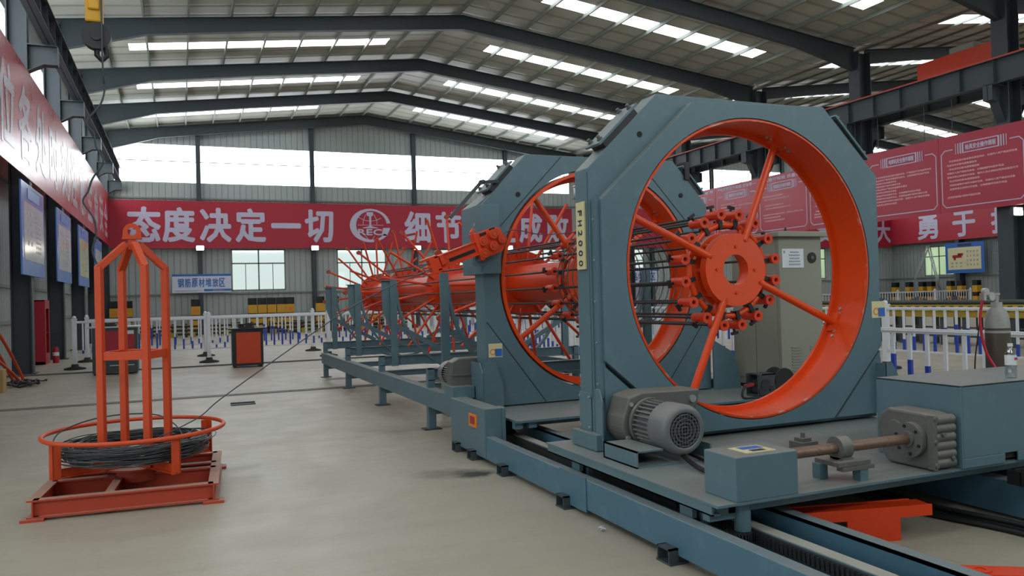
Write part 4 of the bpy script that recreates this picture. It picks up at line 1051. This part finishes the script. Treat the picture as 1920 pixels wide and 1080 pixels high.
g2 = G().box(2.66, 2.672, 4.36, 4.79, .38, .49).box(2.66, 3.24, 4.36, 4.79, .38, .39).box(3.228, 3.24, 4.36, 4.79, .38, .49).box(2.66, 2.86, 4.36, 4.79, .48, .49).box(2.66, 3.24, 4.775, 4.79, .38, .49)
g2.build('motor_stool', BLUE, mg)
G().tube(catmull([(3.06, 4.5, .46), (3.0, 4.3, .42), (2.95, 4.05, .4), (2.98, 3.8, .4), (3.02, 3.64, .42)]), .016, 8).build('power_cable', CABLE, mg)
G().tube(catmull([(3.2, 4.6, .4), (3.12, 4.2, .395), (3.1, 3.9, .395), (3.06, 3.64, .42)]), .011, 8).build('power_cable', CABLE, mg)
# small control housing with a sticker on its lid
b = G().box(2.68, 3.1, 3.405, 3.68, .38, .62).build('small_housing', BLUE, mg, .006)
s = G().box(2.8, 3.0, 3.46, 3.62, .62, .623).build('lid_sticker', CREAM, b); G().box(2.84, 2.98, 3.54, 3.6, .622, .6245).build('blue_field', SIGNB, s); G().box(2.86, 2.95, 3.48, 3.52, .622, .6245).build('dark_mark', INK, s)
# drive shaft, bearing, gear reducer
G().cyl((3.1, 3.56, .562), (4.13, 3.56, .562), .032, 24).build('drive_shaft', RUST, mg)
br = G().ann((3.52, 3.56, .562), (3.6, 3.56, .562), .033, .068, 32).build('shaft_bearing', CAST, mg)
g = G().box(3.46, 3.64, 3.48, 3.66, .47, .495).box(3.44, 3.68, 3.45, 3.5, .475, .5).box(3.52, 3.6, 3.5, 3.6, .49, .51).box(3.66, 3.7, 3.46, 3.56, .455, .47).box(3.46, 3.7, 3.44, 3.49, .45, .472)
g.build('bearing_seat', CAST, br); G().box(3.44, 3.5, 3.6, 3.66, .38, .47).build('bearing_leg', BLUE, br); G().box(3.6, 3.66, 3.45, 3.51, .38, .455).build('bearing_leg', BLUE, br)
oc = [(3.43, .385), (3.44, .715), (3.5, .725), (3.74, .73), (3.8, .69), (3.83, .62), (3.8, .44), (3.75, .385)]
rd = G().prism([(y, z) for y, z in oc], 0, 4.15, 4.33).build('gear_reducer', CAST, mg, .015)
g = G().cyl((4.105, 3.56, .555), (4.152, 3.56, .555), .108, 36).cyl((4.09, 3.56, .562), (4.11, 3.56, .562), .05, 24).cyl((4.13, 3.69, .59), (4.152, 3.69, .59), .07, 28); g.build('output_flange', CAST, rd)
g = G()
for k in range(6):
    a = k*pi/3+.3; g.cyl((4.1, 3.56+.085*cos(a), .555+.085*sin(a)), (4.107, 3.56+.085*cos(a), .555+.085*sin(a)), .011, 8)
g.build('flange_bolt', BLACK, rd)
g = G()
for k in range(6):
    z = .425+.052*k; g.cyl((4.17, 3.43, z), (4.33, 3.43, z), .03, 14)
g.box(4.14, 4.17, 3.4, 3.45, .39, .72); g.build('ribbed_cover', CAST, rd, .004)
bolts(G(), [(4.155, 3.402, .7), (4.155, 3.402, .42), (4.3, 3.405, .45), (4.22, 3.402, .6), (4.155, 3.402, .56)], (0, -1, 0), .014, .012).build('cover_bolt', CAST, rd)
g = G().box(4.36, 4.372, 3.385, 4.02, .38, .885).box(4.372, 5.86, 3.385, 3.397, .44, .885).box(4.372, 4.74, 3.385, 3.397, .38, .44).box(4.86, 5.86, 3.385, 3.397, .38, .44).box(4.36, 5.86, 3.385, 4.02, .872, .885).box(4.372, 5.86, 4.008, 4.02, .38, .872).box(5.848, 5.86, 3.397, 4.008, .38, .872)
g.build('drive_housing', BLUE, mg, .004)
G().box(4.7, 4.88, 3.41, 3.42, .4, .48).build('housing_slot', DARKG, mg)
g = G().box(3.95, 4.1, 4.3, 4.42, .38, .43).box(3.98, 4.06, 4.32, 4.4, .43, .455).cyl((4.02, 4.36, .455), (4.02, 4.36, .49), .015, 8); g.build('rail_clip', CAST, mg)
# ---- fixed gate
fg = thing('fixed_gate', 'blue-grey octagonal gate with an orange ring and wire feeding head, behind the nearest gate', 'machine', (CX, 7.6, .05))
TOP2 = [(2.83, .39), (2.83, 2.44), (3.34, 2.985), (5.16, 2.985), (5.6, 2.5), (5.6, .39)]
fb = G().holeplate(TOP2, (CX, CZ), 1.19, 7.5, 7.74).build('frame_body', BLUE, fg, .006)
g = G()
for a, b in (((2.86, 2.05), (3.75, 2.975)), ((2.86, 1.25), (3.5, .4)), ((5.55, 2.05), (4.7, 2.975)), ((5.55, 1.2), (4.95, .4))): g.bar((a[0], 7.4985, a[1]), (b[0], 7.4985, b[1]), .007, .003, RY)
g.build('plate_seam', DARKG, fb)
G().cyl((3.24, 7.492, 2.56), (3.24, 7.505, 2.56), .026, 16).build('sight_hole', DARKG, fg); G().cyl((5.25, 7.492, 2.6), (5.25, 7.505, 2.6), .026, 16).build('sight_hole', DARKG, fg)
rotor_ring(fg, 7.49, 1.135, 1.168, .32, radians(126), 7.78, 7.74, 7.72)
g = G().box(2.79, 3.0, 7.42, 8.0, 1.74, 2.44).prism([(2.79, 2.44), (3.0, 2.44), (3.0, 2.6)], 1, 7.55, 8.0); g.build('side_box', BLUE, fg, .005)
g = G().cyl((2.785, 7.6, 2.25), (2.79, 7.6, 2.25), .02, 12).cyl((2.785, 7.6, 2.05), (2.79, 7.6, 2.05), .012, 10); g.build('box_hole', BARE, fg)
chamfer_pad((2.83, 2.44), (3.34, 2.985), (-.55, .5), 7.5, 7.8, fg, .42); chamfer_pad((5.16, 2.985), (5.6, 2.5), (.49, .44), 7.48, 7.74, fg, .42)
G().box(5.3, 5.36, 7.47, 7.62, 2.78, 2.98).build('limit_switch', BLACK, fg)
g = G().bar((2.44, 7.33, 2.29), (2.8, 7.4, 2.66), .035, .02, RY).bar((2.8, 7.4, 2.66), (3.02, 7.5, 2.69), .03, .03); g.cyl((2.78, 7.36, 2.65), (2.84, 7.44, 2.67), .025, 10)
g.build('lever_arm', FRAME, fg)
sticker(2.87, 7.5, 1.03, fg)
g = G().prism([(7.42, .4), (7.75, .4), (7.75, .84), (7.5, .84), (7.42, .74)], 0, 2.765, 2.778).prism([(2.775, .38), (2.99, .38), (2.99, .62), (2.91, .84), (2.775, .84)], 1, 7.42, 7.435); g.build('foot_gusset', BLUE, fg)
g = G().prism([(5.58, .38), (5.95, .38), (5.95, .5), (5.85, .8), (5.58, .95)], 1, 7.42, 7.44); g.build('foot_gusset', BLUE, fg)
G().box(2.76, 6.76, 6.55, 7.95, .36, .38).build('base_plate', BLUE, fg)
g = G().box(2.76, 2.84, 6.6, 6.66, .3, .36).box(2.9, 2.98, 6.6, 6.66, .3, .36).box(2.76, 6.74, 7.0, 7.08, .25, .36).box(2.76, 6.74, 7.7, 7.78, .25, .36)
g.box(6.62, 6.7, 7.0, 7.08, 0, .3).box(6.62, 6.7, 7.7, 7.78, 0, .3); g.build('base_frame', BLUE, fg)
g = G().cyl((2.82, 7.0, .28), (2.9, 7.0, .28), .09, 20); g.build('guide_wheel', BLACK, fg)
# its drive motor on the back
m2 = motor(fg, 2.68, 7.93, .7, .95, 1, .95)
g = G().prism([(2.55, .58), (2.56, .84), (2.64, .88), (2.95, .88), (2.95, .6), (2.85, .5), (2.62, .5)], 1, 7.76, 7.93); gb2 = g.build('gearbox', CAST, fg, .012)
G().box(2.48, 2.78, 7.745, 7.765, .7, .715).build('gearbox_rib', CAST, gb2)
G().box(2.52, 2.75, 7.62, 7.9, .48, .6).build('motor_stool', BLUE, fg)
# wire feeding head with straightening rollers
hd = G(); d = V((.94, 0, .34)).normalized(); n = V((-d.z, 0, d.x)); O = V((2.18, 7.33, 1.8))
def hp(u, v, y=7.33): return V((O.x+d.x*u+n.x*v, y, O.z+d.z*u+n.z*v))
hd.bar(hp(.1, .0, 7.3), hp(.6, .0, 7.3), .012, .13, n).bar(hp(.1, .065), hp(.58, .065), .11, .012, n).bar(hp(.1, -.06), hp(.58, -.06), .11, .012, n); sf = hd.build('feed_beam', ORANGE, fg)
g = G().obox(hp(.09, .0), d*.05, n*.085, V((0, .055, 0))).obox(hp(.03, .075), d*.06, n*.012, V((0, .05, 0))).obox(hp(.03, -.07), d*.03, n*.012, V((0, .05, 0))).obox(hp(.02, 0), d*.03, n*.012, V((0, .05, 0))).obox(hp(.17, .02, 7.285), d*.02, n*.05, V((0, .02, 0)))
g.build('entry_block', ORANGE, fg, .004)
pts = [hp(.57, .14), hp(.8, .14), hp(.86, .1), hp(.86, -.06), hp(.8, -.12), hp(.57, -.12)]
G().prism([(p.x, p.z) for p in pts], 1, 7.3, 7.33).build('roller_plate', ORANGE, fg, .006)
g = G().obox(hp(.57, .01), d*.02, n*.14, V((0, .06, 0))).bar(hp(.56, .16), hp(.6, .19), .03, .03); g.build('plate_flange', ORANGE, fg, .004)
for u, v in ((.63, .045), (.76, .075), (.83, .0), (.72, -.035), (.6, -.07)):
    r = G().cyl(hp(u, v, 7.3), hp(u, v, 7.262), .047, 28).build('straightening_roller', ORANGE, fg, .004)
    g = G().cyl(hp(u, v, 7.264), hp(u, v, 7.252), .022, 6).ann(hp(u, v, 7.264), hp(u, v, 7.258), .03, .042, 24); g.build('roller_nut', STAND, r)
g = G().obox(hp(.66, .11, 7.298), d*.035, n*.014, V((0, .004, 0))).obox(hp(.77, .128, 7.298), d*.03, n*.01, V((0, .004, 0))).obox(hp(.38, -.01, 7.29), d*.14, n*.016, V((0, .004, 0))); g.build('slot', DARKG, fg)
g = G().box(2.7, 2.8, 7.36, 7.45, 1.82, 2.0).box(2.72, 2.8, 7.33, 7.42, 1.86, 1.98); g.build('feed_mount', BLUE, fg)
G().tube(catmull([hp(.86, .03), hp(1.0, .04), (3.4, 7.3, 2.13), (3.75, 7.3, 2.15), (4.1, 7.3, 2.19)]), .0055, 6).build('fed_wire', WIRE, fg)

# ------------------------------------------------------------------ spiral wire wound on the bars, and the bars
g = G(); n = 28
pts = [(CX+.497*cos(2*pi*i/n), 7.62-.115*i/n, CZ+.497*sin(2*pi*i/n)) for i in range(n*8)]
single(g.tube(pts, .0055, 6), 'wire_spiral', WIRE, 'dark wire spiral wound round the long bars between the two gates', 'wire', (CX, 7, CZ))
for k in range(16):
    a = 2*pi*(k+.5)/16; x, z = CX+.465*cos(a), CZ+.465*sin(a)
    y0 = 5.325; y1 = 17.2+.1*((k*5) % 4)
    ps = ['right', 'upper right', 'top', 'upper left', 'left', 'lower left', 'bottom', 'lower right'][int(((a+pi/8) % (2*pi))/(pi/4))]
    single(G().cyl((x, y0, z), (x, y1, z), .0115, 8), 'steel_bar', BARS, 'long dark steel bar in the %s clamps, %s counting up from the right' % (ps, ORD[k]), 'bar', (x, y0, z), 'long bars held by the clamps')

# ------------------------------------------------------------------ support bench behind the gates
sb = thing('support_bench', 'long blue-grey bench with curved cradles behind the gates', 'bench', (CX, 12, 0))
for x in (2.64, 5.76): G().box(x-.06, x+.06, 7.64, 16.15, .27, .48).build('side_rail', BLUE, sb, .006)
YS = (8.8, 11.2, 13.7, 16.0)
for y in YS:
    for x in (2.64, 5.76):
        G().box(x-.045, x+.045, y-.045, y+.045, 0, .27).build('leg', BLUE, sb); G().box(x-.1, x+.1, y-.08, y+.08, 0, .012).build('foot_plate', FRAME, sb)
        G().box(x-.04, x+.04, y-.04, y+.04, .48, .7).build('stub_post', BLUE, sb)
    g = G().hbeam((2.6, y, .63), (5.8, y, .63), .14, .08, .01, .008); g.hbeam((2.7, y+.15, .2), (5.7, y+.15, .2), .1, .06); g.build('cross_beam', BLUE, sb)
    for s in (-1, 1):
        x = CX+s*1.375; g = G().box(x-.035, x+.035, y-.04, y+.04, .55, 1.8).box(x-.05, x+.05, y-.045, y-.038, .55, 1.8); g.build('cradle_post', BLUE, sb)
        xo = x+s*.035
        if y > 9: G().prism([(xo, 1.78), (xo+s*.13, 1.78), (xo+s*.12, 1.35), (xo+s*.02, 1.08), (xo, 1.08)], 1, y-.008, y+.008).build('post_wing', BLUE, sb)
        if y > 9: G().box(min(xo, xo+s*.15), max(xo, xo+s*.15), y-.05, y+.05, 1.78, 1.79).build('wing_cap', BLUE, sb)
        g = G().bar((x, y, 1.15), (CX+s*.55, y, .7), .05, .07); g.build('diagonal_brace', BLUE, sb)
    G().ann((CX, y-.035, CZ), (CX, y+.035, CZ), 1.305, 1.34, 48, 0, pi, ref=(-1, 0, 0) if False else (1, 0, 0)).build('curved_cradle', BLUE, sb)
g = G().box(3.1, 3.35, 9.6, 9.85, 0, .6); g.build('junction_box', CABG, sb)

# ------------------------------------------------------------------ feeding rotor with radial arms
ro = thing('feeding_rotor', 'orange rotor with a thick tube, discs and radial arms behind the gates', 'rotor', (CX, 12, CZ))
G().cyl((CX, 8.0, CZ), (CX, 18.2, CZ), .235, 40).build('centre_tube', ORANGE, ro)
for j, y in enumerate((9.6, 12.7, 15.5, 18.0)):
    dr = .43; G().ann((CX, y, CZ), (CX, y+.03, CZ), .23, dr, 56).build('disc', ORANGE, ro)
    g = G()
    for k in range(4):
        a = k*pi/2+.4; e = V((cos(a), 0, sin(a))); tn = V((-sin(a), 0, cos(a)))
        vs = [V((CX, y+.03, CZ))+e*.23, V((CX, y+.03, CZ))+e*(dr-.03), V((CX, y+.7, CZ))+e*.23]
        g.add([v+tn*.006 for v in vs]+[v-tn*.006 for v in vs], [(0, 1, 2), (5, 4, 3), (0, 3, 4, 1), (1, 4, 5, 2), (2, 5, 3, 0)])
    g.build('rib_plate', ORANGE, ro)
    na = 22 if j == 3 else 18
    for k in range(na):
        a = 2*pi*(k+.5*j)/na; e = V((cos(a), 0, sin(a))); R = 1.22; sw = -.12 if k % 2 else .1
        p0 = V((CX, y-.01, CZ))+e*(dr-.1); p1 = V((CX, y+sw, CZ))+e*R
        A = G().cyl(p0, p1, .021, 8).build('arm', ORANGE, ro)
        if k % 2 == 0: G().cyl(p1-V((0, .03, 0)), p1+V((0, .03, 0)), .042, 12).build('tip_roller', STANDB, A)

# ------------------------------------------------------------------ objects standing on or by the machine
t = thing('control_cabinet', 'tall grey-green control cabinet seen through the near gate ring', 'cabinet', (6.36, 7.25, .38))
bd = G().box(6.06, 6.66, 6.85, 7.66, .42, 2.08).build('body', CABG, t, .006)
G().box(6.0, 6.72, 6.78, 7.72, 2.08, 2.14).build('roof', CABG, t, .01); G().box(6.08, 6.64, 6.87, 7.64, .38, .42).build('plinth', BLACK, t)
G().box(6.05, 6.062, 6.9, 7.24, .5, 2.02).build('door', CABG, t, .003); G().box(6.05, 6.062, 7.26, 7.62, .5, 2.02).build('door', CABG, t, .003)
G().box(6.03, 6.052, 7.2, 7.225, 1.15, 1.3).build('door_handle', BLACK, t)
lb = G().box(6.1, 6.4, 6.843, 6.852, 1.74, 1.95).build('rating_plate', WHITE, t)
g = G(); fx = lambda g, a, b, c, d: g.box(a, b, 6.84, 6.845, c, d); marks(g, fx, 6.16, 6.38, 1.76, 1.93, 5, 1, 3, .9); g.box(6.115, 6.14, 6.84, 6.845, 1.9, 1.93); g.build('print', GREYL, lb)
g = G().cyl((6.52, 6.838, 1.85), (6.52, 6.852, 1.85), .06, 24); f = g.build('vent_fan', BLACK, t); G().cyl((6.52, 6.832, 1.85), (6.52, 6.84, 1.85), .02, 12).build('fan_hub', CAST, f)
g = G()
for s in (6.2, 6.46):
    for k in range(9): g.box(s, s+.13, 6.842, 6.852, .6+k*.032, .612+k*.032)
g.build('louvre', CABG, t)
g = G().cyl((6.25, 6.95, 2.14), (6.25, 6.95, 2.19), .012, 8).box(6.2, 6.4, 7.2, 7.4, 2.14, 2.17); g.build('lifting_stud', BLACK, t)
t = thing('wire_feeder', 'black welding wire feeder on the deck behind the near gate ring', 'machine', (5.72, 6.75, .38))
g = G().box(5.56, 5.8, 6.66, 6.67, .38, .62).box(5.56, 5.8, 6.84, 6.85, .38, .62).box(5.56, 5.8, 6.66, 6.85, .38, .4).box(5.6, 5.8, 6.66, 6.85, .6, .62).bar((5.56, 6.66, .56), (5.62, 6.66, .64), .03, .012); g.build('case', FRAME, t, .004)
g = G().cyl((5.66, 6.65, .5), (5.66, 6.7, .5), .06, 16).cyl((5.74, 6.65, .46), (5.74, 6.7, .46), .03, 12).cyl((5.6, 6.65, .44), (5.6, 6.7, .44), .03, 12).box(5.6, 5.78, 6.7, 6.8, .42, .55); g.build('feed_rollers', BARS, t)
g = G().cyl((5.92, 6.68, .53), (5.92, 6.82, .53), .04, 16).cyl((5.92, 6.66, .53), (5.92, 6.675, .53), .135, 28).cyl((5.92, 6.82, .53), (5.92, 6.835, .53), .135, 28); g.build('wire_spool', BLACK, t)
g = G().tube(catmull([(5.56, 6.7, .5), (5.45, 6.66, .53), (5.34, 6.62, .48), (5.32, 6.6, .4), (5.45, 6.58, .39), (5.6, 6.58, .39)]), .013, 8); g.build('torch_cable', CABLE, t)
G().bar((5.37, 6.64, .51), (5.5, 6.66, .52), .03, .03).build('torch_grip', FIRE, t)
t = thing('gas_cylinder', 'brown gas cylinder with dusty shoulder behind the blue drive housing', 'gas cylinder', (6.1, 4.4, 0)); gx, gy = 6.17, 4.44
G().lathe((gx, gy, 0), (0, 0, 1), [(0, 0), (.088, 0), (.092, .02), (.092, 1.14)], 32).build('body', BROWN, t)
G().lathe((gx, gy, 0), (0, 0, 1), [(.0922, 1.1), (.0915, 1.17), (.085, 1.235), (.068, 1.285), (.045, 1.305), (.04, 1.31), (.042, 1.35), (0, 1.35)], 32).build('shoulder', mat('dusty_grey_paint', '#8f918c', .6, var=.25, scale=14), t)
g = G().cyl((gx, gy, 1.35), (gx, gy, 1.41), .016, 10).cyl((gx-.03, gy, 1.39), (gx-.07, gy, 1.39), .012, 8).cyl((gx, gy, 1.41), (gx, gy, 1.425), .028, 12); v = g.build('valve', BARE, t)
g = G().cyl((gx-.07, gy, 1.39), (gx-.19, gy-.02, 1.4), .014, 10).cyl((gx-.1, gy-.04, 1.4), (gx-.1, gy+.0, 1.4), .035, 18).cyl((gx-.15, gy-.03, 1.44), (gx-.15, gy, 1.44), .03, 18).box(gx-.2, gx-.17, gy-.04, gy, 1.37, 1.43); g.build('regulator', BARE, v)
G().tube(catmull([(gx-.19, gy-.02, 1.38), (gx-.2, gy, 1.2), (gx-.18, gy-.03, .95), (gx-.12, gy-.13, .7), (gx-.1, gy-.15, .4), (gx-.14, gy-.15, .02)]), .011, 8).build('gas_hose', REDHOSE, t)
G().tube(catmull([(gx-.17, gy, 1.37), (gx-.16, gy+.05, 1.1), (gx-.2, gy+.06, .8), (gx-.22, gy, .4), (gx-.2, gy+.1, .02)]), .006, 6).build('signal_cable', CABLE, t)
bx, by, bz = 4.98, 3.5, .885
t = thing('water_bottle', 'clear plastic water bottle on the blue drive housing at the right edge', 'bottle', (bx, by, bz))
G().lathe((bx, by, bz), (0, 0, 1), [(0, 0), (.03, 0), (.034, .01), (.034, .05), (.031, .06), (.034, .07), (.034, .15), (.028, .17), (.016, .195), (.013, .21), (0, .21)], 24).build('bottle', PET, t)
G().lathe((bx, by, bz), (0, 0, 1), [(.0345, .085), (.0348, .09), (.0348, .145), (.0345, .15)], 24).build('label', WHITE, t)
G().cyl((bx, by, bz+.205), (bx, by, bz+.225), .016, 14).build('cap', WHITE, t); g = G().box(bx-.012, bx+.012, by-.0375, by-.034, bz+.12, bz+.135); g.build('label_mark', FIRE, t)
# cable carrier at the right edge
t = thing('cable_carrier', 'black cable carrier chain beside the blue drive housing at the right edge', 'cable carrier', (4.8, 3.3, .24)); g = G()
for k in range(9):
    y = 3.36-.09*k; g.box(4.74, 4.76, y-.06, y+.02, .25, .34).box(4.9, 4.92, y-.06, y+.02, .25, .34).box(4.75, 4.91, y-.03, y-.01, .33, .345)
g.box(4.76, 4.9, 2.62, 3.38, .245, .255); g.build('link', BLACK, t); G().cyl((4.83, 3.2, .34), (4.83, 3.18, .365), .02, 10).build('yellow_plug', YEL, t)
# orange trestle under the deck and orange beam at the lower right
t = thing('floor_trestle', 'orange T-shaped trestle standing on the floor under the deck', 'trestle', (3.7, 3.45, 0))
ta, tb = V((3.16, 3.63, 0)), V((4.1, 3.4, 0)); td = (tb-ta).normalized(); tn = V((-td.y, td.x, 0)); z = V((0, 0, 1))
def tq(u, w, h): return ta+td*u+tn*w+z*h
L = (tb-ta).length; g = G()
g.obox(tq(L/2, 0, .168), td*L/2, tn*.006, z*.033).obox(tq(L/2, .14, .168), td*(L/2-.05), tn*.006, z*.033).obox(tq(L/2, .07, .19), td*L/2, tn*.07, z*.005); g.build('top_channel', ORANGE, t)
g = G().obox(tq(L-.38, 0, .068), td*.17, tn*.007, z*.068).obox(tq(L-.38, .07, .006), td*.15, tn*.07, z*.006).obox(tq(L-.22, .07, .068), td*.006, tn*.07, z*.066); g.build('leg', ORANGE, t)
t = thing('orange_beam', 'orange drilled steel beam lying on the floor at the bottom right corner', 'beam', (3.6, 2.62, 0))
G().bar((3.44, 2.78, .06), (4.05, 2.38, .06), .13, .1).build('beam', ORANGE, t, .005); G().ann((3.56, 2.69, .108), (3.56, 2.69, .116), .025, .05, 20).build('boss', ORANGE, t)
g = G(); rnd = random.Random(2)
for k in range(5): g.obox((2.43+rnd.uniform(-.01, .01), 4.42+rnd.uniform(-.015, .015), .012+.004*k), V((.012, rnd.uniform(-.01, .01), rnd.uniform(-.006, .006))), V((rnd.uniform(-.01, .01), .01, rnd.uniform(-.006, .006))), V((0, 0, .002)))
single(g, 'paper_scrap', WHITE, 'small crumpled white paper scrap on the floor by the long rail', 'paper', (2.43, 4.42, 0))
